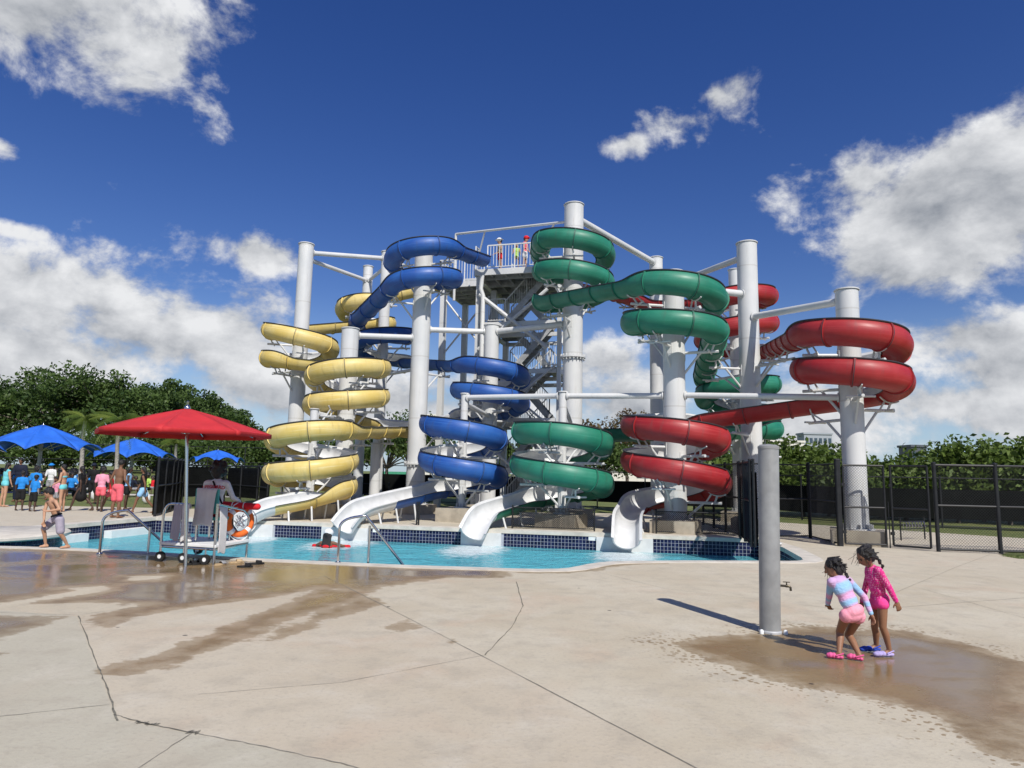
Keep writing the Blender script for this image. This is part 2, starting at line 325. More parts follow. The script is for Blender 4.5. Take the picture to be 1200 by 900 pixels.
# ------------------------------------------------------------------ mesh helpers
ORG = {}
def tag(o, label=None, cat=None, group=None, kind=None):
    for k, v in (('label', label), ('category', cat), ('group', group), ('kind', kind)):
        if v: o[k] = v
    return o
def thing(name, loc, label, cat, group=None):
    o = bpy.data.objects.new(name, None); COL.objects.link(o); o.location = loc; o.empty_display_size = .2
    ORG[o.name] = Vector(loc); return tag(o, label, cat, group)
class MB:
    def __init__(s): s.v = []; s.f = []; s.mi = []; s.uv = []
    def add(s, vs, fs, mi=0, uvs=None):
        b = len(s.v); s.v += [tuple(x) for x in vs]
        for i, f in enumerate(fs):
            s.f.append(tuple(b + k for k in f)); s.mi.append(mi)
        return s
    def box(s, c, size, rz=0.0, mi=0, M=None):
        hx, hy, hz = size[0] / 2, size[1] / 2, size[2] / 2
        R = M if M is not None else Matrix.Rotation(rz, 3, 'Z'); c = Vector(c)
        vs = [c + R @ Vector((x * hx, y * hy, z * hz)) for x in (-1, 1) for y in (-1, 1) for z in (-1, 1)]
        return s.add(vs, [(0, 1, 3, 2), (4, 6, 7, 5), (0, 4, 5, 1), (2, 3, 7, 6), (0, 2, 6, 4), (1, 5, 7, 3)], mi)
    def beam(s, a, b, wd, ht, mi=0):
        a = Vector(a); b = Vector(b); t = (b - a); L = t.length; t.normalize()
        up = Vector((0, 0, 1)) if abs(t.z) < .95 else Vector((0, 1, 0))
        sd = t.cross(up).normalized(); up = sd.cross(t)
        return s.box((a + b) / 2, (L, wd, ht), M=Matrix((t, sd, up)).transposed(), mi=mi)
    def tube(s, pts, r, n=10, caps=True, mi=0):
        pts = [Vector(p) for p in pts]; rs = r if isinstance(r, (list, tuple)) else [r] * len(pts)
        vs = []; fs = []; prev = None
        for i, p in enumerate(pts):
            t = (pts[min(i + 1, len(pts) - 1)] - pts[max(i - 1, 0)])
            t = t.normalized() if t.length > 1e-9 else Vector((0, 0, 1))
            if prev is None:
                a = Vector((1, 0, 0)) if abs(t.z) > .9 else Vector((0, 0, 1))
                sd = t.cross(a).normalized()
            else:
                sd = (prev - t * prev.dot(t)); sd = sd.normalized() if sd.length > 1e-6 else prev
            prev = sd; up = t.cross(sd)
            for k in range(n):
                an = 2 * math.pi * k / n
                vs.append(p + (sd * math.cos(an) + up * math.sin(an)) * rs[i])
        for i in range(len(pts) - 1):
            for k in range(n):
                fs.append((i * n + k, i * n + (k + 1) % n, (i + 1) * n + (k + 1) % n, (i + 1) * n + k))
        if caps:
            fs.append(tuple(range(n - 1, -1, -1))); e = (len(pts) - 1) * n; fs.append(tuple(e + k for k in range(n)))
        return s.add(vs, fs, mi)
    def cap(s, p0, r0, p1, r1, n=12, h=4):     # tapered capsule
        p0 = Vector(p0); p1 = Vector(p1); t = (p1 - p0); t = t.normalized() if t.length > 1e-6 else Vector((0, 0, 1))
        pts = []; rs = []
        for i in range(h): a = math.pi / 2 * (1 - i / h); pts.append(p0 - t * r0 * math.sin(a)); rs.append(max(r0 * math.cos(a), r0 * .05))
        pts.append(p0); rs.append(r0); pts.append(p1); rs.append(r1)
        for i in range(1, h + 1): a = math.pi / 2 * i / h; pts.append(p1 + t * r1 * math.sin(a)); rs.append(max(r1 * math.cos(a), r1 * .05))
        a = Vector((1, 0, 0)) if abs(t.z) > .9 else Vector((0, 0, 1)); sd = t.cross(a).normalized(); up = t.cross(sd)
        vs = []; fs = []
        for p, r in zip(pts, rs):
            for k in range(n):
                an = 2 * math.pi * k / n; vs.append(p + (sd * math.cos(an) + up * math.sin(an)) * r)
        for i in range(len(pts) - 1):
            for k in range(n): fs.append((i * n + k, i * n + (k + 1) % n, (i + 1) * n + (k + 1) % n, (i + 1) * n + k))
        fs.append(tuple(range(n - 1, -1, -1))); e = (len(pts) - 1) * n; fs.append(tuple(e + k for k in range(n)))
        return s.add(vs, fs)
    def ell(s, c, ax, n=16, m=10, mi=0):        # ellipsoid, ax = 3 vectors
        c = Vector(c); vs = []; fs = []
        for i in range(m + 1):
            th = math.pi * i / m; st = max(math.sin(th), .02)
            for k in range(n):
                a = 2 * math.pi * k / n
                vs.append(c + ax[0] * (st * math.cos(a)) + ax[1] * (st * math.sin(a)) + ax[2] * math.cos(th))
        for i in range(m):
            for k in range(n): fs.append((i * n + k, (i + 1) * n + k, (i + 1) * n + (k + 1) % n, i * n + (k + 1) % n))
        fs.append(tuple(range(n))); fs.append(tuple(m * n + k for k in range(n - 1, -1, -1)))
        return s.add(vs, fs, mi)
    def lathe(s, c, prof, n=20, mi=0, cap0=True, cap1=True):   # prof [(r,z)]
        c = Vector(c); vs = []; fs = []
        for (r, z) in prof:
            for k in range(n): a = 2 * math.pi * k / n; vs.append(c + Vector((r * math.cos(a), r * math.sin(a), z)))
        for i in range(len(prof) - 1):
            for k in range(n): fs.append((i * n + k, i * n + (k + 1) % n, (i + 1) * n + (k + 1) % n, (i + 1) * n + k))
        if cap0: fs.append(tuple(range(n - 1, -1, -1)))
        if cap1: e = (len(prof) - 1) * n; fs.append(tuple(e + k for k in range(n)))
        return s.add(vs, fs, mi)
    def mesh(s, name, off=Vector((0, 0, 0)), smooth=True, ang=40):
        me = bpy.data.meshes.new(name)
        me.from_pydata([(x - off.x, y - off.y, z - off.z) for x, y, z in s.v], [], s.f)
        if any(s.mi): me.polygons.foreach_set('material_index', s.mi)
        if smooth:
            me.polygons.foreach_set('use_smooth', [True] * len(s.f)); me.set_sharp_from_angle(angle=R_(ang))
        me.update(); return me
    def build(s, name, mats, parent=None, smooth=True, org=None, ang=40):
        off = Vector((0, 0, 0))
        if parent is not None: off = ORG.get(parent.name, off)
        elif org is not None: off = Vector(org)
        me = s.mesh(name, off, smooth, ang)
        return link(name, me, mats, parent, off)
def link(name, me, mats, parent=None, off=Vector((0, 0, 0))):
    for m in ([mats] if isinstance(mats, str) else mats): me.materials.append(MATS[m])
    o = bpy.data.objects.new(name, me); COL.objects.link(o)
    if parent is not None: o.parent = parent; ORG[o.name] = off
    else: o.location = off; ORG[o.name] = Vector(off)
    return o
def V2(a): return Vector((a[0], a[1]))

# ------------------------------------------------------------------ setting: pool, deck, ground
WATER_Z = -0.47
wallR = G(888, 631.5); FW = (V2(G(330, 611.3)) - V2(wallR)).normalized()       # far wall direction (to the left)
FWN = Vector((FW.y, -FW.x)) if FW.x * 0 + FW.y > 0 else Vector((-FW.y, FW.x))
if FWN.y > 0: FWN = -FWN                                                     # towards the pool
_d = raydir(183, 606); _k = _d[0] / _d[1]; cornerL = V2(wallR) + FW * ((wallR.x - _k * wallR.y) / (_k * FW.y - FW.x))
LW = Vector((FWN.x, FWN.y))                                                  # left wall runs perpendicular
leftEnd = cornerL + LW * 8.6
print('WALL', wallR, FW, cornerL, leftEnd, G(0, 617), G(0, 640), G(480, 617))
def g2(x, y): return V2(G(x, y))
near = [leftEnd + Vector((-.5, -.2))] + [g2(*p) for p in ((0, 640), (80, 642), (170, 646.5), (300, 654.5), (400, 659), (480, 662.5), (560, 664.9), (600, 666.4), (631, 667), (655, 666.7), (668, 665.6), (680, 663.4), (690, 661.2), (704, 659.2), (720, 658), (760, 657.3), (800, 657), (886, 657.3), (925, 657.6), (938, 657.2), (943, 656), (941, 653.5))]
POOL = near + [g2(919, 641.5), V2(wallR), cornerL, leftEnd]
def area(p): return .5 * sum(p[i].x * p[(i + 1) % len(p)].y - p[(i + 1) % len(p)].x * p[i].y for i in range(len(p)))
if area(POOL) < 0: POOL.reverse()
def offset(poly, d):       # positive d grows (ccw polygon)
    out = []; n = len(poly)
    for i in range(n):
        a = (poly[i] - poly[i - 1]).normalized(); b = (poly[(i + 1) % n] - poly[i]).normalized()
        na = Vector((a.y, -a.x)); nb = Vector((b.y, -b.x)); m = (na + nb)
        m = m.normalized() if m.length > 1e-6 else na
        out.append(poly[i] + m * d / max(.5, m.dot(na)))
    return out
def sdf(poly, X, Y):
    n = len(poly); best = np.full(X.shape, 1e9); ins = np.zeros(X.shape, bool)
    for i in range(n):
        ax, ay = poly[i]; bx, by = poly[(i + 1) % n]; ex, ey = bx - ax, by - ay
        t = np.clip(((X - ax) * ex + (Y - ay) * ey) / (ex * ex + ey * ey + 1e-12), 0, 1)
        best = np.minimum(best, np.hypot(X - ax - t * ex, Y - ay - t * ey))
        cr = ((ay > Y) != (by > Y)) & (X < ex * (Y - ay) / (ey if abs(ey) > 1e-12 else 1e-12) + ax)
        ins ^= cr
    return np.where(ins, best, -best)
def polysheet(name, outer, holes, z, mat):
    bm = bmesh.new(); es = []
    for loop in [outer] + holes:
        vs = [bm.verts.new((p[0], p[1], z)) for p in loop]
        es += [bm.edges.new((vs[i], vs[(i + 1) % len(vs)])) for i in range(len(vs))]
    bmesh.ops.triangle_fill(bm, use_beauty=True, edges=es)
    for f in bm.faces:
        if f.normal.z < 0: f.normal_flip()
    me = bpy.data.meshes.new(name); bm.to_mesh(me); bm.free()
    return link(name, me, mat)
# ground to the horizon (with the pool cut out of it)
tag(polysheet('ground', [(-1500, -60), (1500, -60), (1500, 3000), (-1500, 3000)], [[tuple(p) for p in offset(POOL, .16)]], -.03, 'grass'), kind='structure')
# deck: fine grid with wet-area distances
def zl(pts, ox, oy, k): return [g2(ox + x / k, oy + y / k) for x, y in pts]
WET = [zl(p, 0, 630, 2) for p in (
    [(-300, 20), (0, 26), (300, 32), (600, 48), (800, 58), (1195, 72), (1188, 97), (1040, 95), (950, 108), (870, 128), (760, 118), (640, 140), (540, 152), (340, 180), (230, 216), (205, 200), (190, 188), (330, 160), (210, 152), (0, 160), (-300, 170)],
    [(240, 300), (235, 322), (300, 322), (380, 310), (480, 275), (600, 228), (720, 178), (850, 146), (870, 125), (740, 118), (700, 142), (610, 175), (540, 200), (470, 232), (400, 262)],
    [(595, 250), (640, 245), (740, 210), (760, 196), (840, 174), (900, 156), (868, 136), (800, 156), (740, 180), (690, 200)],
    [(898, 212), (905, 224), (970, 216), (1002, 208), (968, 188)], [(1018, 226), (1045, 242), (1078, 254), (1062, 240)],
    [(-200, 188), (100, 182), (190, 184), (60, 215), (0, 242), (-200, 260)], [(-30, 268), (10, 268), (8, 280), (-30, 282)], [(-30, 300), (15, 300), (20, 308), (-30, 315)])]
DRYP = [zl(p, 0, 630, 2) for p in ([(-20, 156), (60, 146), (130, 131), (240, 116), (238, 126), (150, 140), (60, 155), (-20, 166)], [(300, 92), (380, 90), (380, 98), (310, 100)], [(160, 120), (235, 114), (230, 128), (160, 132)])]
TAPW = [zl(p, 600, 630, 2) for p in (
    [(345, 247), (430, 236), (520, 226), (640, 209), (760, 211), (900, 216), (1000, 233), (1100, 257), (1240, 300), (1240, 540), (1130, 505), (1050, 468), (970, 416), (870, 388), (740, 358), (660, 348), (600, 334), (540, 318), (480, 294), (420, 272)],)]
SLAB = [g2(-200, 700), g2(90, 722), g2(112, 778), g2(126, 815), g2(137, 843), g2(225, 859), g2(300, 872), g2(420, 900), g2(600, 980), g2(-200, 1100)]
def build_deck():
    st = .14; xs = np.arange(-33, 17.5, st); ys = np.arange(.6, 34, st)
    X, Y = np.meshgrid(xs, ys); nx, ny = len(xs), len(ys)
    cx = (X[:-1, :-1] + X[1:, 1:]) / 2; cy = (Y[:-1, :-1] + Y[1:, 1:]) / 2
    hole = sdf(offset(POOL, .14), cx, cy) > 0
    lawn = [V2(G(1172, 652)), V2(G(1215, 657)), (40, 11.0), (40, 20), V2(G(1215, 645)), V2(G(1176, 647))]
    cut = hole | (sdf(lawn, cx, cy) > 0)
    # far limit of the concrete: left plaza and slide yard
    cut |= (cx < -10) & (cy > 27.0) ; cut |= (cx >= -10) & (cy > 29.2 + .10 * cx * (cx < 6)) ; cut |= (cx > 6) & (cy > 29.8 - 1.0 * (cx - 6))
    keep = ~cut
    idx = np.arange(nx * ny).reshape(ny, nx)
    q = np.stack([idx[:-1, :-1], idx[:-1, 1:], idx[1:, 1:], idx[1:, :-1]], -1)[keep]
    used = np.unique(q); remap = np.full(nx * ny, -1); remap[used] = np.arange(len(used)); q = remap[q]
    vx = X.ravel()[used]; vy = Y.ravel()[used]
    me = bpy.data.meshes.new('pool_deck'); me.vertices.add(len(used)); me.vertices.foreach_set('co', np.stack([vx, vy, np.zeros_like(vx)], -1).ravel())
    n = len(q); me.loops.add(n * 4); me.polygons.add(n); me.loops.foreach_set('vertex_index', q.ravel()); me.polygons.foreach_set('loop_start', np.arange(n) * 4)
    me.update(calc_edges=True)
    wet = np.full(vx.shape, -9.)
    for p in WET: wet = np.maximum(wet, sdf(p, vx, vy))
    for p in DRYP: wet = np.minimum(wet, -sdf(p, vx, vy))
    tap = np.maximum.reduce([sdf(p, vx, vy) for p in TAPW]); wet = np.maximum(wet, tap)
    wet = np.maximum(wet, np.maximum(sdf(offset(POOL, .5), vx, vy), -9) * ((vy > 20) * 0 + (vx < 3) * (vy < 20)) - 9 * ((vx >= 3) | (vy >= 20)))
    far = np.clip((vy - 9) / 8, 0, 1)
    for nm, a in (('wet', np.clip(wet, -3, 3)), ('splash', np.clip(tap, -3, 3)), ('slab', np.clip(sdf(SLAB, vx, vy), -2, 2)), ('slab2', np.clip(sdf([g2(*p) for p in ((92, 722), (250, 700), (380, 676), (600, 787), (815, 900), (420, 900), (225, 859), (137, 845))], vx, vy), -2, 2)), ('far', far)):
        at = me.attributes.new(nm, 'FLOAT', 'POINT'); at.data.foreach_set('value', a.astype(np.float32))
    tag(link('pool_deck', me, 'deck'), kind='structure')
build_deck()
def ribbon(name, pts, wdt, mat, jit=.0, z=.004, sub=10):
    mb = MB(); ps = []; rr = random.Random(hash(name) % 997 + len(pts) * 7)
    for i in range(len(pts) - 1):
        a = pts[i]; b = pts[i + 1]
        for k in range(sub): ps.append(a.lerp(b, k / sub))
    ps.append(pts[-1])
    vs = []
    for i, p in enumerate(ps):
        t = (ps[min(i + 1, len(ps) - 1)] - ps[max(i - 1, 0)]).normalized(); nn = Vector((-t.y, t.x)); o = nn * rr.gauss(0, jit); hw = wdt * .36 * (1 + rr.uniform(-.5, .6) * (jit > 0))
        vs += [(*(p + o + nn * hw), z), (*(p + o - nn * hw), z)]
    mb.add(vs, [(2 * i, 2 * i + 1, 2 * i + 3, 2 * i + 2) for i in range(len(ps) - 1)])
    return tag(mb.build(name, mat, smooth=False), kind='structure')
for nm, pts, wd, jt, mt in (
        ('deck_crack', [(92, 722), (112, 775), (125, 805), (137.5, 845)], .013, .004, 'crack_dark'), ('deck_crack', [(133, 838), (170, 848), (225, 859)], .011, .004, 'crack_dark'),
        ('deck_joint', [(225, 859), (300, 873), (400, 895), (470, 915)], .009, .003, 'joint_line'), ('deck_joint', [(225, 859), (140, 915)], .007, .002, 'joint_line'), ('deck_joint', [(-20, 842), (128, 826)], .007, .002, 'joint_line'),
        ('deck_joint', [(380, 675), (450, 710), (600, 787), (815, 900), (850, 918)], .010, .0015, 'joint_line'), ('deck_crack', [(568, 768), (600, 735), (613, 710), (605, 682)], .011, .004, 'crack_dark'),
        ('deck_joint', [(232, 814), (400, 800), (568, 768)], .006, .002, 'joint_line'), ('deck_joint', [(0, 718), (90, 721), (250, 700), (380, 676)], .008, .003, 'joint_line'),
        ('deck_joint', [(690, 668), (780, 690), (1000, 716), (1210, 700)], .008, .002, 'joint_line'), ('deck_joint', [(940, 662), (1080, 690), (1220, 730)], .008, .002, 'joint_line'), ('deck_joint', [(1000, 716), (1060, 690), (1120, 665), (1160, 650)], .008, .002, 'joint_line'),
        ('deck_stain', [(222, 857), (228, 859.5), (234, 859)], .045, .015, 'crack_dark'), ('deck_stain', [(160, 846), (170, 848), (184, 850)], .03, .01, 'crack_dark')):
    ribbon(nm, [g2(*p) for p in pts], wd, mt, jt)

def pool():
    n = len(POOL)
    # coping ring
    mb = MB(); a = offset(POOL, -.03); bq = offset(POOL, .34)
    for i in range(n):
        j = (i + 1) % n
        v = [(*a[i], -.10), (*a[j], -.10), (*a[j], .006), (*a[i], .006), (*bq[i], .012), (*bq[j], .012), (*POOL[i], -.10), (*POOL[j], -.10), (*bq[i], -.02), (*bq[j], -.02)]
        v[2] = (*a[j], .002); v[3] = (*a[i], .002)
        mb.add(v, [(0, 3, 2, 1), (3, 4, 5, 2), (0, 1, 7, 6), (4, 8, 9, 5)])
    co = mb.build('pool_coping', 'coping', smooth=False); tag(co, kind='structure')
    # basin
    mb = MB(); fl = offset(POOL, .004)
    for i in range(n):
        j = (i + 1) % n; mb.add([(*fl[i], -.101), (*fl[j], -.101), (*fl[j], -1.25), (*fl[i], -1.25)], [(0, 3, 2, 1)])
    tag(mb.build('pool_basin', 'plaster', smooth=False), kind='structure')
    tag(polysheet('pool_floor', [tuple(p) for p in fl], [], -1.248, 'plaster'), kind='structure')
    # water: gridded so that the churn below the slides can vary
    bb = offset(POOL, -.001); xs = [p.x for p in bb]; ys = [p.y for p in bb]
    bm = bmesh.new(); vs = [bm.verts.new((p.x, p.y, WATER_Z)) for p in bb]; f = bm.faces.new(vs)
    for k in range(int((max(xs) - min(xs)) / .5)):
        bmesh.ops.bisect_plane(bm, geom=bm.verts[:] + bm.edges[:] + bm.faces[:], plane_co=(min(xs) + .5 * k + .013, 0, 0), plane_no=(1, 0, 0))
    for k in range(int((max(ys) - min(ys)) / .5)):
        bmesh.ops.bisect_plane(bm, geom=bm.verts[:] + bm.edges[:] + bm.faces[:], plane_co=(0, min(ys) + .5 * k + .017, 0), plane_no=(0, 1, 0))
    bmesh.ops.triangulate(bm, faces=bm.faces[:])
    for f in bm.faces:
        if f.normal.z < 0: f.normal_flip()
    me = bpy.data.meshes.new('pool_water'); bm.to_mesh(me); bm.free()
    at = me.attributes.new('churn', 'FLOAT', 'POINT')
    for i, v in enumerate(me.vertices):
        c = 0
        for e in EXITS:
            d = V2(v.co) - (e + FWN * .8); al = d.dot(FWN); ac = d.dot(FW)
            c = max(c, math.exp(-(ac / 1.1) ** 2 - (al / (1.3 if al < 0 else 2.6)) ** 2))
        at.data[i].value = c
    tag(link('pool_water', me, 'water'), kind='structure')
def on_wall(px):       # point of the far wall under picture column px
    d = raydir(px, 620); k = d[0] / d[1]; a = V2(wallR)
    t = (a.x - k * a.y) / (k * FW.y - FW.x); return a + FW * t
EXITS = [on_wall(311), on_wall(419), on_wall(567), on_wall(735)]
pool()
def tilewall(name, a, b, nrm, gaps, z0=-.55, z1=-.10):
    L = (b - a).length; d = (b - a) / L; p = .098; mb = MB()
    spans = []; t = 0
    for g0, g1 in sorted(gaps):
        spans.append((t, g0)); t = g1
    spans.append((t, L)); o = .006
    for s0, s1 in spans:
        if s1 - s0 < .1: continue
        q0 = a + d * s0 + nrm * .003; q1 = a + d * s1 + nrm * .003
        mb.add([(*q0, z0), (*q1, z0), (*q1, z1), (*q0, z1)], [(0, 1, 2, 3)], 1)
        for i in range(int((s1 - s0) / p)):
            for k in range(int((z1 - z0) / p + .6)):
                u0 = s0 + i * p + .005; u1 = u0 + p - .010; w1 = z1 - k * p - .005; w0 = max(w1 - p + .010, z0)
                if w1 - w0 < .02: continue
                e = .003
                c = [(u0, w0, .003), (u1, w0, .003), (u1, w1, .003), (u0, w1, .003), (u0 + e, w0 + e, .009), (u1 - e, w0 + e, .009), (u1 - e, w1 - e, .009), (u0 + e, w1 - e, .009)]
                vs = [(*(a + d * u + nrm * q), w) for u, w, q in c]
                mb.add(vs, [(4, 5, 6, 7), (0, 1, 5, 4), (1, 2, 6, 5), (2, 3, 7, 6), (3, 0, 4, 7)], 0)
    return mb
def gap(px0, px1):
    t0 = (on_wall(px0) - V2(wallR)).dot(FW); t1 = (on_wall(px1) - V2(wallR)).dot(FW); return (min(t0, t1), max(t0, t1))
GAPS = [gap(284, 321), gap(378, 432), gap(541, 588), gap(699, 765)]
w_ = thing('tiled_pool_wall', (*V2(wallR), -.1), 'dark blue tiled pool wall under the four slide exits', 'pool wall')
tag(tilewall('t', V2(wallR), cornerL, FWN, GAPS).build('tile_field', ['tile', 'grout'], w_, smooth=False), kind='stuff')
for g0, g1 in GAPS:
    mb = MB(); a = V2(wallR) + FW * g0; b = V2(wallR) + FW * g1; c = (a + b) / 2 + FWN * .03
    mb.box((*c, -.32), ((b - a).length, .09, .44), math.atan2(FW.y, FW.x)); mb.build('splash_panel', 'flume_white', w_, smooth=False)
for px in (441, 694):
    mb = MB(); c = on_wall(px) + FWN * .012
    mb.box((*c, -.16), (.20, .012, .10), math.atan2(FW.y, FW.x)); mb.build('depth_marker', 'ledge_white', w_, smooth=False)
LWN = -FW if (-FW).dot(V2((0, 18)) - cornerL) > 0 else FW
lw = thing('tiled_pool_wall', (*cornerL, -.1), 'dark blue tiled pool wall beside the crowd with white ledges', 'pool wall')
tag(tilewall('t', cornerL, leftEnd, LWN, []).build('tile_field', ['tile', 'grout'], lw, smooth=False), kind='stuff')
def on_left(px):
    d = raydir(px, 620); k = d[0] / d[1]; a = cornerL; return a + LW * ((a.x - k * a.y) / (k * LW.y - LW.x))
for p0, p1 in ((38, 95), (122, 166)):
    a = on_left(p0); b = on_left(p1); mb = MB(); c = (a + b) / 2 + LWN * .14
    mb.box((*c, -.47), ((b - a).length, .26, .42), math.atan2(LW.y, LW.x)); mb.build('ledge', 'ledge_white', lw, smooth=False)
rw_ = thing('tiled_pool_wall', (*V2(wallR), -.1), 'short dark tiled pool wall at the narrow pool end', 'pool wall')
re = [p for p in POOL if (p - g2(919, 641.5)).length < .01][0]
for a, b in ((re, V2(wallR)), (g2(941, 653.5), re), (g2(943, 656), g2(941, 653.5))):
    d = (b - a).normalized(); nn = Vector((-d.y, d.x)); nn = nn if nn.x < 0 else -nn
    tag(tilewall('t', a, b, nn, []).build('tile_field', ['tile', 'grout'], rw_, smooth=False), kind='stuff')
# round platform rising from the pool at the left
RPX, RPY = G(-22, 628).x, G(-22, 628).y
rp = thing('round_pool_platform', (RPX, RPY, -.4), 'round concrete platform with tiled rim rising from the pool', 'platform')
mb = MB(); mb.lathe((RPX, RPY, 0), [(1.50, -.02), (1.62, -.02), (1.68, .01), (1.68, .06), (1.64, .09), (0.01, .10)], 48); mb.build('coping_slab', 'coping', rp)
mb = MB(); mb.lathe((RPX, RPY, 0), [(1.52, -1.2), (1.52, -.02)], 60, mi=1)
for i in range(96):
    a0 = 2 * math.pi * i / 96 + .003; a1 = 2 * math.pi * (i + 1) / 96 - .003
    for k in range(5):
        z1 = -.03 - k * .098; z0 = z1 - .086
        mb.add([(RPX + 1.53 * math.cos(a), RPY + 1.53 * math.sin(a), z) for a, z in ((a0, z0), (a1, z0), (a1, z1), (a0, z1))], [(0, 1, 2, 3)])
tag(mb.build('tile_rim', ['tile', 'grout'], rp, smooth=False), kind='stuff')
# lawn strips, path and berm by the crowd, yard lawn
def sheet(name, pts, mat): mb = MB(); mb.add(pts, [tuple(range(len(pts)))]); return tag(mb.build(name, mat, smooth=False), kind='structure')
sheet('path', [(-60, 38.5, -.02), (-8, 38.5, -.02), (-8, 40.6, -.02), (-60, 40.6, -.02)], 'coping')
mb = MB(); pr = [(48, -.025), (53, .35), (58, .75), (66, 1.0), (90, 1.1)]
mb.add([(x, y + .05 * abs(x + 30), z) for y, z in pr for x in (-110, -60, -30, -10, 2)], [(i * 5 + k, i * 5 + k + 1, i * 5 + k + 6, i * 5 + k + 5) for i in range(4) for k in range(4)])
tag(mb.build('grass_bank', 'grass'), kind='structure')

# ------------------------------------------------------------------ columns (plan positions)
def CXY(px, py, s): return V2(P(px, py, s))
CX = dict(A=CXY(352, 405, 28.4), B=CXY(430, 345, 33.0), C=CXY(449, 395, 31.0), D=CXY(408, 440, 25.6), E=CXY(366, 525, 23.3), F=CXY(496, 320, 27.5),
          G=CXY(575, 440, 27.5), H=CXY(543, 520, 22.9), I=CXY(672, 320, 26.0), J=CXY(790, 440, 20.4), K=CXY(863, 420, 26.4), L=CXY(659, 520, 21.0),
          M=CXY(769, 355, 31.0), N=CXY(996, 430, 18.0), O=CXY(876, 330, 22.6), S=CXY(440, 545, 26.6))
CX['Q'] = CXY(460, 512, 28.8)
# ------------------------------------------------------------------ slides
TR, TT = .375, .038
PZ = 10.5            # tower deck height
def tangent(c0, r0, d0, c1, r1, d1):
    D = c1 - c0; L = D.length; k = max(-1, min(1, (d1 * r1 - d0 * r0) / L)); a = math.atan2(D.y, D.x) + math.acos(k)
    n = Vector((math.cos(a), math.sin(a))); return c0 - n * d0 * r0, c1 - n * d1 * r1
def slide_path(start, circles, endpts, zs, ztail, tailbank=.5):
    """circles: (key, R, dir, [front pixel rows]); returns samples (pos, turn)"""
    nodes = [(start, 0., 1)] + [(CX[k], r, d) for k, r, d, *_ in circles] + [(endpts[0], 0., 1)]
    tg = [tangent(*nodes[i], *nodes[i + 1]) for i in range(len(nodes) - 1)]
    pts = []; turn = []; keys = [(0., zs)]; s = 0.
    def straight(a, b):
        nonlocal s
        L = (b - a).length; n = max(2, int(L / .1))
        for i in range(n): pts.append(a.lerp(b, i / n)); turn.append(0.)
        s += L
    for i, (ck, r, d, rows, *xrow) in enumerate(circles):
        straight(*tg[i]); c = CX[ck]; pin = tg[i][1]; pout = tg[i + 1][0]
        a0 = math.atan2(*(pin - c).yx); a1 = math.atan2(*(pout - c).yx); fr = math.atan2(-c.y, -c.x)
        base = ((a1 - a0) * d) % (2 * math.pi); f0 = ((fr - a0) * d) % (2 * math.pi)
        if f0 > 2 * math.pi - .5: f0 -= 2 * math.pi
        ex = 0
        while len(rows) and len([1 for q in range(9) if f0 + q * 2 * math.pi <= base + ex * 2 * math.pi + .5]) < len(rows): ex += 1
        tot = base + ex * 2 * math.pi
        fp = c + Vector((math.cos(fr), math.sin(fr))) * (r + .4)
        for q, row in enumerate(rows):
            sl_ = s + (f0 + q * 2 * math.pi) * r
            if row: keys.append((sl_, ZAT(fp, row) + .07))
        n = int(tot * r / .1)
        for k in range(n):
            a = a0 + d * tot * k / n; pts.append(c + Vector((math.cos(a), math.sin(a))) * r); turn.append(float(d))
        s += tot * r
        if xrow: keys.append((s, ZAT(pout * (1 - .3 / pout.length), xrow[0]) + .07))
    n0 = len(turn); straight(*tg[-1]); sw = s
    prev = tg[-1]
    if len(endpts) > 1: straight(prev[1], endpts[1])
    pts.append(endpts[-1]); turn.append(0.)
    for q in range(n0, len(turn)): turn[q] = tailbank
    for ds, z in ztail: keys.append((sw + ds, z))
    P2 = np.array([(p.x, p.y) for p in pts]); S = np.concatenate([[0], np.cumsum(np.hypot(*np.diff(P2, axis=0).T))])
    ks = np.array(keys); Z = np.interp(S, ks[:, 0], ks[:, 1]); un = np.arange(0, S[-1], .09)
    X = np.interp(un, S, P2[:, 0]); Y = np.interp(un, S, P2[:, 1]); Z = np.interp(un, S, Z); T = np.interp(un, S, np.array(turn))
    def sm(a, w):
        k = np.hanning(w + 2)[1:-1]; k /= k.sum(); b = np.concatenate([np.full(w, a[0]), a, np.full(w, a[-1])])
        pad = 2 * a[0] - a[1:w + 1][::-1], 2 * a[-1] - a[-w - 1:-1][::-1]
        b = np.concatenate([pad[0], a, pad[1]]); return np.convolve(b, k, 'same')[w:-w]
    return un, sm(X, 7), sm(Y, 7), sm(Z, 15), np.clip(sm(T, 15), -1, 1), sw
NSEC = 20
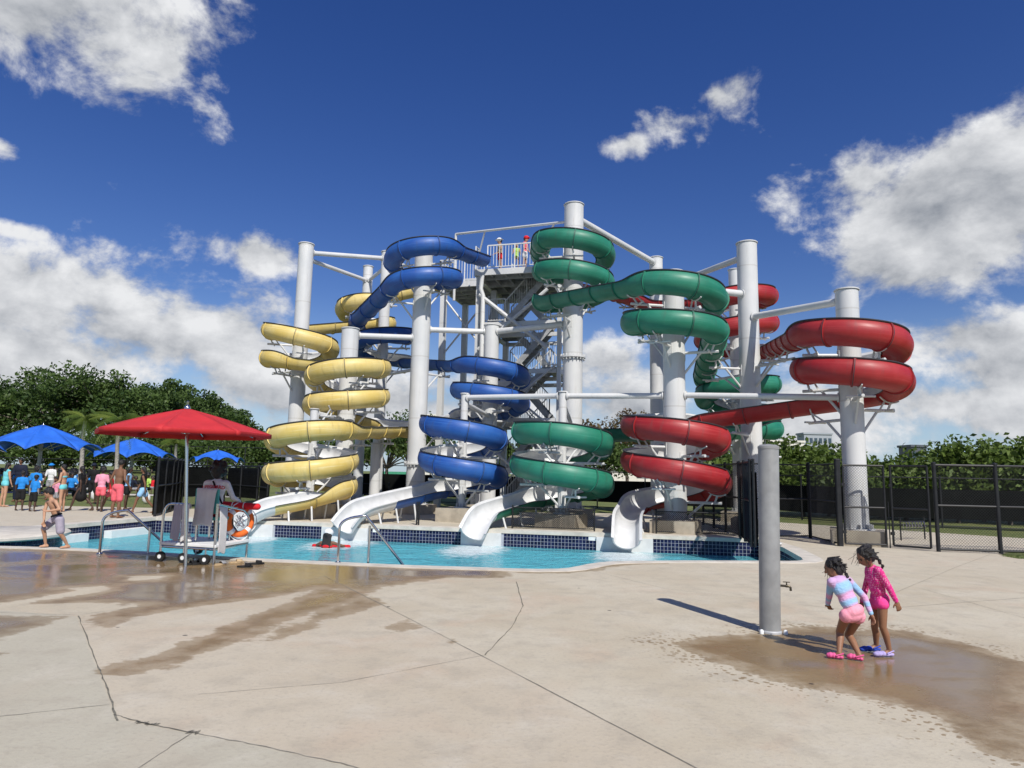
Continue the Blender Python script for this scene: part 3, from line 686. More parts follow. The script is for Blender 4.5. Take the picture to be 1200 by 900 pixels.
def make_slide(name, label, matname, path, wallS):
    un, X, Y, Z, T, sw = path
    th = thing(name, (X[0], Y[0], 0), label, 'water slide')
    pos = np.stack([X, Y, Z], -1); tan = np.gradient(pos, axis=0); tan /= np.linalg.norm(tan, axis=1)[:, None]
    right = np.cross(tan, [0, 0, 1]); right /= np.linalg.norm(right, axis=1)[:, None]; up = np.cross(right, tan)
    lim = lambda o: 96 + (36 * o if o > 0 else 30 * o)
    def ring(i, r, extra=0.0):
        o = T[i]; aR = lim(o); aL = lim(-o)      # ccw turn (+1): outside is on the right
        out = []
        for k in range(NSEC + 1):
            a = math.radians(-aL + (aL + aR) * k / NSEC)
            out.append(pos[i] + (right[i] * math.sin(a) - up[i] * math.cos(a)) * r)
        return out
    n = len(un); seg = int(1.33 / .09); i0 = 0; secs = []
    endw = int((sw - .15) / .09)
    while i0 < n - 1:
        i1 = min(i0 + seg, n - 1)
        if n - 1 - i1 < seg * .45: i1 = n - 1
        last = i0 >= endw - seg * .5 or i1 == n - 1
        mb = MB(); uvs = []
        for i in range(i0, i1 + 1):
            ro = ring(i, TR); ri = ring(i, TR - TT)
            # rolled lip: a narrow dark edge outside, white on top
            o = T[i]; eL = ro[0] - right[i] * .035 * 1 + up[i] * 0; eR = ro[-1] + right[i] * .035
            dirL = np.array(ro[0]) - pos[i]; dirL /= np.linalg.norm(dirL); dirR = np.array(ro[-1]) - pos[i]; dirR /= np.linalg.norm(dirR)
            lL = ro[0] + dirL * .04; lR = ro[-1] + dirR * .04
            tl = up[i] * .022
            mb.v += [tuple(x) for x in (ro + [lR - tl * 0, lR + tl, ] + ri[::-1] + [lL + tl, lL])]
        W = 2 * (NSEC + 1) + 4; m = NSEC
        for i in range(i1 - i0):
            b = i * W; c = b + W
            for k in range(W):
                k2 = (k + 1) % W
                mi = 0
                if k < m: mi = 0
                elif k in (m, m + 1): mi = 1
                elif k == m + 2: mi = 2
                elif k < m + 2 + NSEC + 1: mi = 2
                elif k == W - 3: mi = 2
                else: mi = 1
                if last and mi == 0: mi = 2
                if last and mi == 1: mi = 2
                mb.f.append((b + k, c + k, c + k2, b + k2)); mb.mi.append(mi)
                uvs += [((un[i0 + i]), k / 20), ((un[i0 + i + 1]), k / 20), ((un[i0 + i + 1]), (k + 1) / 20), ((un[i0 + i]), (k + 1) / 20)]
        for e, b in ((0, 0), (1, (i1 - i0) * W)):
            for k in range(NSEC):        # close the open ends of the shell
                a1, a2 = b + k, b + k + 1; bi1 = b + m + 3 + (NSEC - k); bi2 = bi1 - 1
                mb.f.append((a1, a2, bi2, bi1) if e == 0 else (a2, a1, bi1, bi2)); mb.mi.append(2 if last else 0); uvs += [(0, 0)] * 4
        me = mb.mesh('flume_section', ORG[th.name], True, 35)
        ul = me.uv_layers.new(name='UVMap'); ul.data.foreach_set('uv', np.array(uvs, np.float32).ravel())
        sec = link('flume_section', me, [matname, 'flume_rim', 'flume_white'], th, ORG[th.name])
        if not last and i0 > 0:          # bolted joint flange at the head of the section
            fb = MB(); ws = [(-.028, TR - .002), (-.024, TR + .034), (.024, TR + .034), (.028, TR - .002)]
            rings = []
            for dw, r in ws: rings.append([p + tan[i0] * dw for p in ring(i0, r)])
            fb.v = [tuple(p) for rg in rings for p in rg]; m1 = NSEC + 1
            for j in range(3):
                for k in range(NSEC): fb.f.append((j * m1 + k, j * m1 + k + 1, (j + 1) * m1 + k + 1, (j + 1) * m1 + k)); fb.mi.append(0)
            fb.f += [(0, m1, 2 * m1, 3 * m1), (NSEC, NSEC + 3 * m1, NSEC + 2 * m1, NSEC + m1)]; fb.mi += [0, 0]
            me = fb.mesh('joint_flange', ORG[th.name], True, 30); ul = me.uv_layers.new(name='UVMap')
            link('joint_flange', me, [matname], sec, ORG[th.name])
            sb = MB(); rg = [[p + tan[i0] * dw for p in ring(i0, TR + .0365)] for dw in (-.010, .010)]
            sb.v = [tuple(p) for r in rg for p in r]; sb.f = [(k, k + 1, m1 + k + 1, m1 + k) for k in range(NSEC)]; sb.mi = [0] * NSEC
            sb.build('joint_seam', 'joint_seal', sec)
        i0 = i1
    return th, (un, pos, tan, right, up, T, sw)
RC = 1.225
def exitpts(i, frm):
    e = EXITS[i]; d = (e - frm).normalized(); return [e + Vector((0, 0)), e + (d * .35 + FWN * .65).normalized() * 1.0]
zt = [(-1.2, .72), (-.25, .56), (.25, .44), (.4, .16), (.65, -.10)]
PATHS = {}
EX_Y = EXITS[0]; EX_B = EXITS[1]; EX_G = EXITS[2]; EX_R = EXITS[3]
TW = dict(blue=V2(P(566, 306, 29.9)), green=V2(P(632, 300, 29.4)), red=V2(P(676, 330, 33.5)), yellow=V2(P(527, 320, 33.8)))
SL = {}
SL['yellow'] = make_slide('yellow_water_slide', 'faded yellow spiral flume ending nearest the lifeguard stand', 'flume_yellow',
    slide_path(TW['yellow'], [('B', 1.10, -1, [351, 378]), ('A', RC, 1, [395, 424]), ('D', RC, -1, [430, 469]), ('Q', .95, -1, []), ('E', 1.22, -1, [505, 552, None])],
               [EX_Y, EX_Y + (FWN * .6 + FW * .8).normalized() * 1.0], PZ + .42, [(-2.4, 1.0), (-1.0, .66), (-.1, .53), (.35, .38), (.7, .08), (1.1, -.15)]), 0)
SL['blue'] = make_slide('blue_water_slide', 'blue spiral flume starting beside the platform railing', 'flume_blue',
    slide_path(TW['blue'], [('F', RC, -1, [286, 322]), ('C', 1.2, -1, [392]), ('G', RC, 1, [430, 461]), ('H', 1.14, 1, [505, 551])],
               [EX_B, EX_B + (FWN * .9 + FW * .45).normalized() * .62], PZ + .42, zt), 1)
SL['green'] = make_slide('green_water_slide', 'green spiral flume winding down from the tallest tower column', 'flume_green',
    slide_path(TW['green'], [('I', RC, 1, [277, 314], 351), ('J', RC, 1, [329, 376]), ('K', 1.25, -1, [451, 492]), ('L', RC, 1, [509, 558])],
               [EX_G, EX_G + (FWN * .95 + FW * .3).normalized() * .62], PZ + .42, zt), 2)
SL['red'] = make_slide('red_water_slide', 'red spiral flume whose last coil wraps the column nearest the tap post', 'flume_red',
    slide_path(TW['red'], [('M', RC, 1, [356]), ('K', 1.2, -1, [344, 381]), ('N', 1.12, 1, [388, 435]), ('J', RC, 1, [505, 553])],
               [EX_R, EX_R + FWN * .8], PZ + .42, zt, .15), 3)

# ------------------------------------------------------------------ columns and beams
COLS = {}
def column(key, ztop, rad, label, foot=.36, fs=1.25, ring=None, arms=True, extra_arm=None):
    c = CX[key]; th = thing('support_column', (c.x, c.y, 0), label, 'column')
    mb = MB(); mb.lathe((c.x, c.y, 0), [(rad, foot), (rad, ztop - .012), (rad - .012, ztop)], 28); sh = mb.build('shaft', 'white_steel', th)
    mb = MB(); mb.lathe((c.x, c.y, 0), [(rad + .03, ztop + .002), (rad + .03, ztop + .03), (rad + .02, ztop + .038)], 28); mb.build('cap_plate', 'white_steel', th)
    mb = MB(); mb.box((c.x, c.y, foot / 2 - .02), (fs, fs, foot + .04), -.42); mb.build('footing', 'footing', th, smooth=False)
    mb = MB(); mb.lathe((c.x, c.y, 0), [(rad + .14, foot), (rad + .14, foot + .03), (rad + .002, foot + .032)], 24)
    for k in range(10):
        a = k * math.pi / 5; mb.beam((c.x + (rad + .06) * math.cos(a), c.y + (rad + .06) * math.sin(a), foot + .03), (c.x + (rad + .06) * math.cos(a), c.y + (rad + .06) * math.sin(a), foot + .14), .015, .11)
    mb.build('base_plate', 'white_steel', th)
    for zr in (ring or []):
        mb = MB(); mb.lathe((c.x, c.y, 0), [(rad + .001, zr - .03), (rad + .11, zr - .03), (rad + .11, zr + .03), (rad + .001, zr + .03)], 28)
        for k in range(20):
            a = k * math.pi / 10; x, y = c.x + (rad + .075) * math.cos(a), c.y + (rad + .075) * math.sin(a)
            mb.beam((x, y, zr - .11), (x, y, zr + .11), .03, .03)
        mb.build('flange_ring', 'white_steel', th)
    COLS[key] = dict(th=th, r=rad, z=ztop, foot=foot)
def ztop(k, py): return ZAT(CX[k], py)
column('A', ztop('A', 287), .31, 'tall white column beside the double yellow coil, joined by two upper braces')
column('B', ztop('B', 313), .23, 'slim white column inside the highest yellow coil')
column('C', ztop('C', 296), .24, 'slim white column inside the shaded blue coil behind the yellow slide')
column('D', ztop('D', 386), .32, 'white column inside the middle yellow coils with its flat top showing')
column('E', ztop('E', 480), .135, 'thin short white post inside the lowest yellow coil', foot=.45)
column('F', ztop('F', 299), .36, 'thick white column inside the topmost blue coil', ring=[1.9])
column('G', ztop('G', 382), .30, 'white column inside the middle blue coils in front of the stair tower')
column('H', ztop('H', 462), .12, 'thin short white post inside the lowest blue coil', foot=.45)
column('I', ztop('I', 241), .37, 'tallest white column, inside the top green coils, with a bolted flange ring', ring=[ZAT(CX['I'], 419)])
column('J', ztop('J', 320), .32, 'white column inside the green coil above and the lowest red coil below', ring=[])
column('K', ztop('K', 317), .23, 'white column inside the rear red and green coils')
column('L', ztop('L', 460), .125, 'thin short white post inside the lowest green coil', foot=.42)
column('M', ztop('M', 303), .30, 'white column behind the green coil, inside the rear red bend')
column('N', ztop('N', 341), .285, 'white column inside the red double coil behind the black gates')
column('O', ztop('O', 286), .325, 'tall plain white column between the green coil and the red double coil')
column('S', ztop('S', 520), .20, 'short grey-shaded column stub under the yellow chute behind the blue slide')
def beam(a, ya, b, yb, r, label, group=None):
    pa = Vector((*CX[a], ZAT(CX[a], ya))); pb = Vector((*CX[b], ZAT(CX[b], yb))); d = (pb - pa).normalized()
    ha = V2(d).length
    qa = pa + d * ((COLS[a]['r'] - .01) / ha); qb = pb - d * ((COLS[b]['r'] - .01) / ha); m = (qa + qb) / 2
    th = thing('brace_beam', qa, label, 'beam')
    mb = MB(); mb.tube([qa, qb], r, 14); mb.build('pipe', 'white_steel', th)
    for q, sg, k in ((qa, 1, a), (qb, -1, b)):
        mb = MB(); mb.tube([q + d * sg * .012, q + d * sg * .05], r + .045, 14); mb.build('end_flange', 'white_steel', th)
beam('A', 296, 'C', 303, .10, 'horizontal brace from the tall left column to the slim column behind the yellow coils')
beam('A', 303, 'B', 329, .09, 'slanting brace from the tall left column down to the slim yellow coil column')
beam('C', 312, 'B', 330, .08, 'short slanting brace between the two slim columns behind the blue coil')
beam('D', 393, 'F', 396, .11, 'brace between the flat-topped yellow coil column and the thick blue coil column')
beam('F', 386, 'G', 389, .11, 'brace from the thick blue coil column to the column before the stair tower')
beam('G', 389, 'I', 379, .12, 'brace from the column before the stair tower to the tallest column')
beam('I', 254, 'M', 309, .13, 'long brace sloping down from the tallest column to the rear red column')
beam('O', 300, 'M', 340, .11, 'brace sloping from the tall plain column down behind the green coil')
beam('J', 336, 'O', 345, .11, 'short brace from the green coil column to the tall plain column')
beam('O', 372, 'N', 352, .105, 'brace rising from the tall plain column to the red double coil column')
beam('H', 466, 'L', 464, .088, 'low horizontal pipe between the two thin posts of the blue and green coils')
beam('L', 464, 'J', 464, .088, 'low horizontal pipe from the thin green coil post to the red coil column')
beam('J', 463, 'N', 466, .085, 'low horizontal pipe from the red coil column to the red double coil column')
beam('E', 484, 'D', 492, .085, 'short low pipe from the thin yellow coil post back to the flat-topped column')
beam('C', 440, 'F', 432, .07, 'brace under the shaded blue coil to the thick blue coil column')
beam('L', 470, 'I', 500, .07, 'slanting pipe from the thin green coil post back to the tallest column')
beam('H', 472, 'G', 488, .08, 'slanting pipe from the thin blue coil post back to the middle blue column')
# cantilever arms with cradles under the flumes
def arms():
    for sn, (th, (un, pos, tan, right, up, T, sw)) in SL.items():
        step = 24; i = 8
        while i < len(un) and un[i] < sw - 1.1:
            p = pos[i]; best = None
            for k, c in CX.items():
                if k in ('Q',) or k not in COLS: continue
                d = math.hypot(p[0] - c.x, p[1] - c.y)
                if COLS[k]['z'] > p[2] - .75 and p[2] - .75 > COLS[k]['foot'] + .1 and d < 2.2 and (best is None or d < best[0]): best = (d, k)
            if best:
                k = best[1]; C = COLS[k]; c = CX[k]; o = Vector((p[0] - c.x, p[1] - c.y)); o.normalize(); z = p[2] - .60
                foot = Vector(p) - Vector(up[i]) * (TR + .05)
                mb = MB(); q0 = Vector((c.x + o.x * (C['r'] - .02), c.y + o.y * (C['r'] - .02), z)); q1 = Vector((p[0] + o.x * .08, p[1] + o.y * .08, z))
                mb.tube([q0, q1], .042, 8)
                zl_ = max(z - .62, C['foot'] + .05); mb.tube([Vector((q0.x, q0.y, zl_)), q0.lerp(q1, .48) - Vector((0, 0, .02))], .036, 8)
                mb.box(q0 + Vector((0, 0, -.05)), (.05, .16, .36), math.atan2(o.y, o.x))
                sd = Vector((-o.y, o.x, 0)); cr = []
                so_ = 1 if Vector(right[i]).to_2d().dot(o) > 0 else -1
                for a in (range(-54, 31, 12) if so_ > 0 else range(-30, 55, 12)):
                    an = R_(a); cr.append(Vector(p) + (Vector(right[i]) * math.sin(an) - Vector(up[i]) * math.cos(an)) * (TR + .022))
                mb.tube(cr, .022, 6)
                sgo = 1 if Vector(right[i]).to_2d().dot(o) > 0 else -1; ci = cr[2] if sgo > 0 else cr[-3]
                mb.tube([q0.lerp(q1, .55), ci], .025, 6); mb.tube([q0.lerp(q1, .8), cr[len(cr) // 2]], .03, 6)
                mb.tube([q1 - sd * .34 - o.to_3d() * .25, q1 + sd * .34 - o.to_3d() * .25], .03, 6)
                mb.build('support_arm', 'white_steel', C['th'])
            i += step
arms()
# ribs and legs under the run-outs
def runout_legs():
    for sn, (th, (un, pos, tan, right, up, T, sw)) in SL.items():
        for back in (.55, 1.3, 2.1):
            i = int((sw - back) / .09); p = Vector(pos[i]); rt = Vector(right[i])
            if p.z - TR < .08: continue
            for sg in (-1, 1):
                a = p - Vector((0, 0, TR * .8)) + rt * sg * .26; mb = MB(); mb.tube([a, Vector((a.x + rt.x * sg * .12, a.y + rt.y * sg * .12, -.005))], .03, 8); mb.build('leg', 'white_steel', th)
runout_legs()

# ------------------------------------------------------------------ stair tower
def tower():
    ex = Vector((math.cos(R_(-15)), math.sin(R_(-15)), 0)); ey = Vector((-ex.y, ex.x, 0))
    O = P(557, 322, 30.2); O.z = 0
    def L(u, v, z): return O + ex * u + ey * v + Vector((0, 0, z))
    rz = math.atan2(ex.y, ex.x)
    th = thing('stair_tower', O, 'white and grey steel stair tower with a railed top platform', 'tower')
    W, D = 3.9, 5.0; Zp = PZ
    for u, v in ((.12, .15), (W - .12, .15), (.12, 2.6), (W - .12, 2.6), (.12, D - .15), (W - .12, D - .15), (-2.1, 1.7), (-2.1, D - .15)):
        mb = MB(); w = .26 if v > .2 else .17
        mb.box(L(u, v, (Zp - .25) / 2), (w, w, Zp - .25), rz); mb.build('post', 'white_steel', th, smooth=False)
    mb = MB(); mb.tube([L(.42, -.12, .2), L(.42, -.12, Zp - 1.2), L(.30, -.10, Zp - .9), L(.36, -.12, Zp - .3)], .10, 12); mb.build('drain_pipe', 'white_steel', th)
    # platform: grating with joists and an edge channel
    def plat(u0, u1, v0, v1):
        mb = MB(); mb.box(L((u0 + u1) / 2, (v0 + v1) / 2, Zp - .03), (u1 - u0, v1 - v0, .06), rz); mb.build('platform_grating', 'grating', th, smooth=False)
        mb = MB(); n = int((u1 - u0) / .6)
        for i in range(1, n): u = u0 + (u1 - u0) * i / n; mb.box(L(u, (v0 + v1) / 2, Zp - .14), (.07, v1 - v0 - .1, .16), rz)
        for v in np.linspace(v0 + .7, v1 - .7, 4): mb.box(L((u0 + u1) / 2, v, Zp - .16), (u1 - u0 - .1, .09, .24), rz)
        mb.build('joists', 'galv_dark', th, smooth=False)
        mb = MB()
        for a, b in (((u0, v0), (u1, v0)), ((u0, v1), (u1, v1)), ((u0, v0), (u0, v1)), ((u1, v0), (u1, v1))): mb.beam(L(*a, Zp - .13), L(*b, Zp - .13), .10, .27)
        mb.build('edge_channel', 'white_steel', th, smooth=False)
    plat(0, W, 0, D); plat(-2.3, -.11, 1.6, D)
    def railing(p0, p1, h=1.08, gap_=.13, name='railing'):
        p0 = Vector(p0); p1 = Vector(p1); n = max(2, int((p1 - p0).length / gap_)); up = Vector((0, 0, 1)); mb = MB()
        mb.beam(p0 + up * h, p1 + up * h, .05, .05); mb.beam(p0 + up * .1, p1 + up * .1, .035, .035)
        for i in range(n + 1):
            q = p0.lerp(p1, i / n); w = .05 if i % 9 in (0,) or i == n else .022; mb.beam(q + up * (0 if w > .03 else .1), q + up * h, w, w)
        return mb.build(name, 'white_steel', th, smooth=False)
    railing(L(.55, .0, Zp), L(2.75, .0, Zp)); railing(L(W, .3, Zp), L(W, D, Zp)); railing(L(0, .0, Zp), L(0, .5, Zp)); railing(L(W, D, Zp), L(-2.3, D, Zp)); railing(L(-2.3, 1.6, Zp), L(-2.3, 3.2, Zp)); railing(L(-2.3, 1.6, Zp), L(-.1, 1.6, Zp))
    # overhead cable pipe with stays
    mb = MB(); z2 = ZAT(L(-1.2, 0, 0), 270); a = L(-1.15, .5, z2); b = Vector((*CX['I'], ZAT(CX['I'], 259)))
    mb.tube([L(-1.15, .5, Zp - 1.2), a], .06, 8); mb.tube([a, b], .055, 8); mb.tube([L(-.15, .35, Zp + .1), a.lerp(b, .28)], .04, 6); mb.tube([L(2.9, .3, Zp + 1.0), a.lerp(b, .86)], .04, 6); mb.build('overhead_pipe', 'white_steel', th)
    # landings and flights
    levels = [0, 2.1, 4.2, 6.3, 8.4, Zp]
    for i, z in enumerate(levels[1:-1]):
        u0, u1 = ((2.85, W) if i % 2 == 0 else (0, 1.05))
        mb = MB(); mb.box(L((u0 + u1) / 2, 2.9, z - .04), (u1 - u0, 3.2, .08), rz); mb.beam(L(u0, 1.3, z - .14), L(u1, 1.3, z - .14), .08, .2); mb.beam(L(u0, 4.5, z - .14), L(u1, 4.5, z - .14), .08, .2)
        mb.build('landing', 'grating', th, smooth=False)
        ue = u1 if i % 2 == 0 else u0
        railing(L(ue, 1.3, z), L(ue, 4.5, z)); railing(L(u0, 1.3, z), L(u1, 1.3, z)); railing(L(u0, 4.5, z), L(u1, 4.5, z))
        mb = MB()
        for v in (.15, 2.6, D - .15): mb.beam(L(.25, v, z - .35), L(W - .25, v, z - .35), .12, .18)
        for u in (.12, W - .12): mb.beam(L(u, .3, z - .35), L(u, D - .3, z - .35), .12, .18)
        mb.build('floor_beams', 'white_steel', th, smooth=False)
    for i in range(5):
        z0, z1 = levels[i], levels[i + 1]; u0, u1 = ((1.0, 2.9) if i % 2 == 0 else (2.9, 1.0)); v = 1.95 if i % 2 == 0 else 3.75
        mb = MB()
        for s in (-.55, .55): mb.beam(L(u0, v + s, z0 - .05), L(u1, v + s, z1 - .05), .06, .26)
        fl = mb.build('stair_flight', 'galv_dark', th, smooth=False)
        for k in range(10):
            t = (k + .5) / 10; mb = MB(); mb.box(L(u0 + (u1 - u0) * t, v, z0 + (z1 - z0) * t + .02), (.26, 1.06, .05), rz); mb.build('tread', 'grating', fl, smooth=False)
        for s in (-.55, .55): railing(L(u0, v + s, z0), L(u1, v + s, z1), .98, .16)
    for i in range(5):
        z0, z1 = levels[i], levels[i + 1]; u0, u1 = ((2.9, 1.0) if i % 2 == 0 else (1.0, 2.9)); v = 2.85
        mb = MB()
        for s in (-.38, .38): mb.beam(L(u0, v + s, z0 - .05), L(u1, v + s, z1 - .05), .06, .26)
        fl = mb.build('stair_flight', 'galv_dark', th, smooth=False)
        for k in range(10):
            t = (k + .5) / 10; mb = MB(); mb.box(L(u0 + (u1 - u0) * t, v, z0 + (z1 - z0) * t + .02), (.26, .72, .05), rz); mb.build('tread', 'grating', fl, smooth=False)
        railing(L(u0, v - .38, z0), L(u1, v - .38, z1), .98, .16)
    # cross bracing on the front and the sides
    def xb(a, b, c, d, r=.055):
        for p, q in ((a, b), (c, d)):
            mb = MB(); mb.tube([p, q], r, 8); mb.build('cross_brace', 'white_steel', th)
    xb(L(.25, -.10, 9.35), L(3.3, -.10, 6.9), L(.25, -.10, 6.9), L(3.3, -.10, 9.45), .085)
    for z in (.4, 3.4): xb(L(.2, -.02, z), L(W - .2, -.02, z + 2.8), L(.2, -.02, z + 2.8), L(W - .2, -.02, z), .05)
    for u in (.12, W - .12):
        for z in (.5, 3.6, 6.7): xb(L(u, .3, z), L(u, 2.5, z + 2.8), L(u, 2.7, z), L(u, D - .3, z + 2.8), .045)
    xb(L(-2.1, 1.7, 7.0), L(.1, 1.9, 9.8), L(-2.1, 1.7, 9.8), L(.1, 1.9, 7.0), .045)
    return L
TL = tower()

# ------------------------------------------------------------------ fences
def chain(mb, a, b, z0, z1, pitch=.066, r=.003):
    a = V2(a); b = V2(b); L = (b - a).length; d = (b - a) / L; H = z1 - z0; nrm = Vector((-d.y, d.x)) * .004
    for sgn in (1, -1):
        k = -H
        while k < L + (H if sgn < 0 else 0):
            t0, t1 = k, k + H
            u0, u1 = (max(t0, 0), min(t1, L))
            if u1 - u0 > .01:
                w0, w1 = (z0 + (u0 - t0), z0 + (u1 - t0))
                if sgn < 0: w0, w1 = z0 + z1 - w0, z0 + z1 - w1
                p = a + d * u0; q = a + d * u1; n2 = nrm * sgn * .5
                p3 = Vector((*(p + n2), w0)); q3 = Vector((*(q + n2), w1)); t = (q3 - p3).normalized(); s1 = Vector((*nrm.normalized(), 0)) * r; s2 = t.cross(s1).normalized() * r
                mb.add([p3 + s1, p3 - s1 * .5 + s2 * .87, p3 - s1 * .5 - s2 * .87, q3 + s1, q3 - s1 * .5 + s2 * .87, q3 - s1 * .5 - s2 * .87], [(0, 1, 4, 3), (1, 2, 5, 4), (2, 0, 3, 5)])
            k += pitch
def fence(pts, h, label, name='chain_link_fence', cat='fence', pr=.032, mid=True, link_=True, screen=None, step=2.4, r=.003, pitch=.066, z0=0.0, bot=True):
    pts = [V2(p) for p in pts]; th = thing(name, (*pts[0], z0), label, cat)
    for i in range(len(pts) - 1):
        a, b = pts[i], pts[i + 1]; n = max(1, round((b - a).length / step))
        for k in range(n + (1 if i == len(pts) - 2 else 0)):
            q = a.lerp(b, k / n); mb = MB(); mb.lathe((*q, z0), [(pr, -.01), (pr, h + .03), (pr * 1.2, h + .032), (pr * 1.1, h + .06), (.004, h + .075)], 10); mb.build('post', 'black_paint', th)
        for zz, nm in ((h, 'top_rail'), (h * .53, 'mid_rail'), (.06, 'bottom_rail')):
            if (nm == 'mid_rail' and not mid) or (nm == 'bottom_rail' and not bot): continue
            mb = MB(); mb.tube([(*a, z0 + zz), (*b, z0 + zz)], pr * .62, 8); mb.build(nm, 'black_paint', th)
        if link_:
            mb = MB(); chain(mb, a, b, z0 + .05, z0 + h - .01, pitch, r); mb.build('chain_mesh', 'black_paint', th, smooth=False)
        if screen:
            nn = Vector((-(b - a).y, (b - a).x)).normalized(); mb = MB(); m = max(2, int((b - a).length / .5)); vs = []; off = .036 + pr
            for k in range(m + 1):
                q = a.lerp(b, k / m)
                for j, zz in enumerate((screen[0], screen[0] * .5 + screen[1] * .5, screen[1])): vs.append((*(q + nn * (off + .01 * math.sin(k * 1.7 + j))), z0 + zz))
            mb.add(vs, [(k * 3 + j, k * 3 + 3 + j, k * 3 + 4 + j, k * 3 + 1 + j) for k in range(m) for j in range(2)]); mb.build('privacy_screen', 'windscreen', th)
    return th
FH = 2.0
f0 = G(985, 640); f1 = G(1041, 642); f1b = G(1046, 642.5); f2 = G(1100, 646.5); f3 = G(1173, 649); f4 = G(1290, 652)
fence([G(868, 631), G(885, 641)], FH, 'short black fence wing running back beside the pool end', link_=True, screen=(.06, 1.75))
fence([G(885, 631), G(949, 630.5)], FH, 'black chain link fence panel behind the grey tap post')
fence([G(950.5, 630.8), V2(G(983, 639.5))], FH, 'black chain link gate standing ajar before the red column', name='chain_link_gate', cat='gate')
def gate(a, b, label):
    th = thing('chain_link_gate', (*V2(a), 0), label, 'gate'); a = V2(a); b = V2(b); d = (b - a).normalized()
    for q in (a + d * .03, b - d * .03):
        mb = MB(); mb.tube([(*q, .07), (*q, FH - .03)], .026, 10); mb.build('stile', 'black_paint', th)
    for zz in (.07, .95, FH - .03):
        mb = MB(); mb.tube([(*(a + d * .03), zz), (*(b - d * .03), zz)], .024, 8); mb.build('rail', 'black_paint', th)
    mb = MB(); chain(mb, a + d * .05, b - d * .05, .08, FH - .04); mb.build('chain_mesh', 'black_paint', th, smooth=False)
    for zz in (.35, 1.5):
        mb = MB(); mb.box((*(a + d * .02), zz), (.08, .05, .07)); mb.build('hinge', 'black_paint', th)
fence([V2(G(984, 640)), V2(G(984, 640)) + Vector((.04, 0))], FH + .06, 'thick black gate post at the open gate', name='gate_post', cat='post', pr=.055, link_=False, mid=False, bot=False)
gate(V2(G(984, 640)) + Vector((.11, -.01)), f1, 'black chain link gate leaf hiding the red column footing')
gate(f1b, V2(f2) + Vector((-.12, .02)), 'black chain link gate leaf with the bicycle rack seen through it')
mb = MB(); mb.tube([(*V2(f1).lerp(V2(f1b), .5), .0), (*V2(f1).lerp(V2(f1b), .5), 1.1)], .014, 8); gd = mb.build('drop_bolt', 'black_paint', None, org=(*V2(f1).lerp(V2(f1b), .5), 0)); tag(gd, 'black drop bolt standing between the two gate leaves', 'bolt')
fence([f2, f3, f4], FH, 'long black chain link fence beside the grass corner', pr=.045, step=20)
# bicycle rack behind the gate
bk = thing('bicycle_rack', P(1069, 622, 17.2) * 1.0, 'small dark metal rack standing behind the gate', 'rack'); bo = G(1056, 633); bo2 = G(1084, 632); ORG[bk.name] = bo; bk.location = bo
for q in (bo, bo2):
    mb = MB(); mb.tube([(q.x, q.y, 0), (q.x, q.y, .62)], .02, 8); mb.build('leg', 'black_paint', bk)
for z in (.30, .50):
    mb = MB(); mb.tube([(bo.x, bo.y, z), (bo2.x, bo2.y, z)], .014, 8); mb.build('rail', 'black_paint', bk)
for k in range(7):
    q = V2(bo).lerp(V2(bo2), (k + 1) / 8); mb = MB(); mb.tube([(*q, .2), (*q, .46), (q.x, q.y - .12, .50), (q.x, q.y - .2, .36)], .010, 6); mb.build('loop', 'steel', bk)
# back fences with dark screens
fence([P(700, 560, 34.0), P(885, 560, 29.5), P(1000, 560, 25.5), P(1330, 560, 22.5)], 1.75, 'dark screened fence in front of the green hedge', screen=(.3, 1.35), mid=False, link_=False, step=2.6)
fence([P(395, 560, 36.5), P(560, 560, 35.5), P(700, 560, 34.5)], 1.9, 'dark screened fence behind the yellow and blue slides', screen=(.3, 1.45), mid=False, link_=False, step=2.6)
fence([P(-60, 540, 58), P(200, 540, 60), P(330, 540, 60)], 2.8, 'tall black fence on the grass bank below the big trees', mid=True, link_=False, step=3.4, pr=.05, z0=.6)
# low fence behind the tiled wall
base = V2(wallR) - FWN * .55
for i, (t0, t1, lb) in enumerate(((.0, gap(699, 765)[0] - .1, 'between the red slide exit and the pool end'), (gap(699, 765)[1] + .1, gap(541, 588)[0] - .2, 'between the red and green slide exits'), (gap(541, 588)[1] + 1.5, gap(378, 432)[0] - 1.3, 'between the green and blue slide exits'))):
    a = base + FW * t0; b = base + FW * t1
    fence([a, b], .62, 'low black chain link fence ' + lb, link_=True, mid=False, pr=.024, step=1.8, pitch=.055, r=.0055)
fence([G(881, 640.5), G(867, 629), G(867, 629) * 1.0 + Vector((.35, 6.0, 0))], FH, 'black screened fence running back from the pool end past the columns', link_=True, mid=True, pr=.04, screen=None, step=1.6)
# dark cage of fence panels behind the lifeguard stand
fence([G(181, 605.5), G(199, 600), G(212, 594)], 1.86, 'black screened fence panel at the pool corner', screen=(.05, 1.8), step=1.2, pr=.045)
fence([G(212, 594), G(262, 592.5), G(300, 597), G(312, 600)], 1.68, 'black screened fence enclosure behind the seated lifeguard', screen=(.4, 1.62), step=1.5, pr=.04, mid=True)
fence([G(330, 590), G(455, 593)], 1.0, 'low black railing fence under the yellow chute', link_=False, pr=.025, step=1.5)

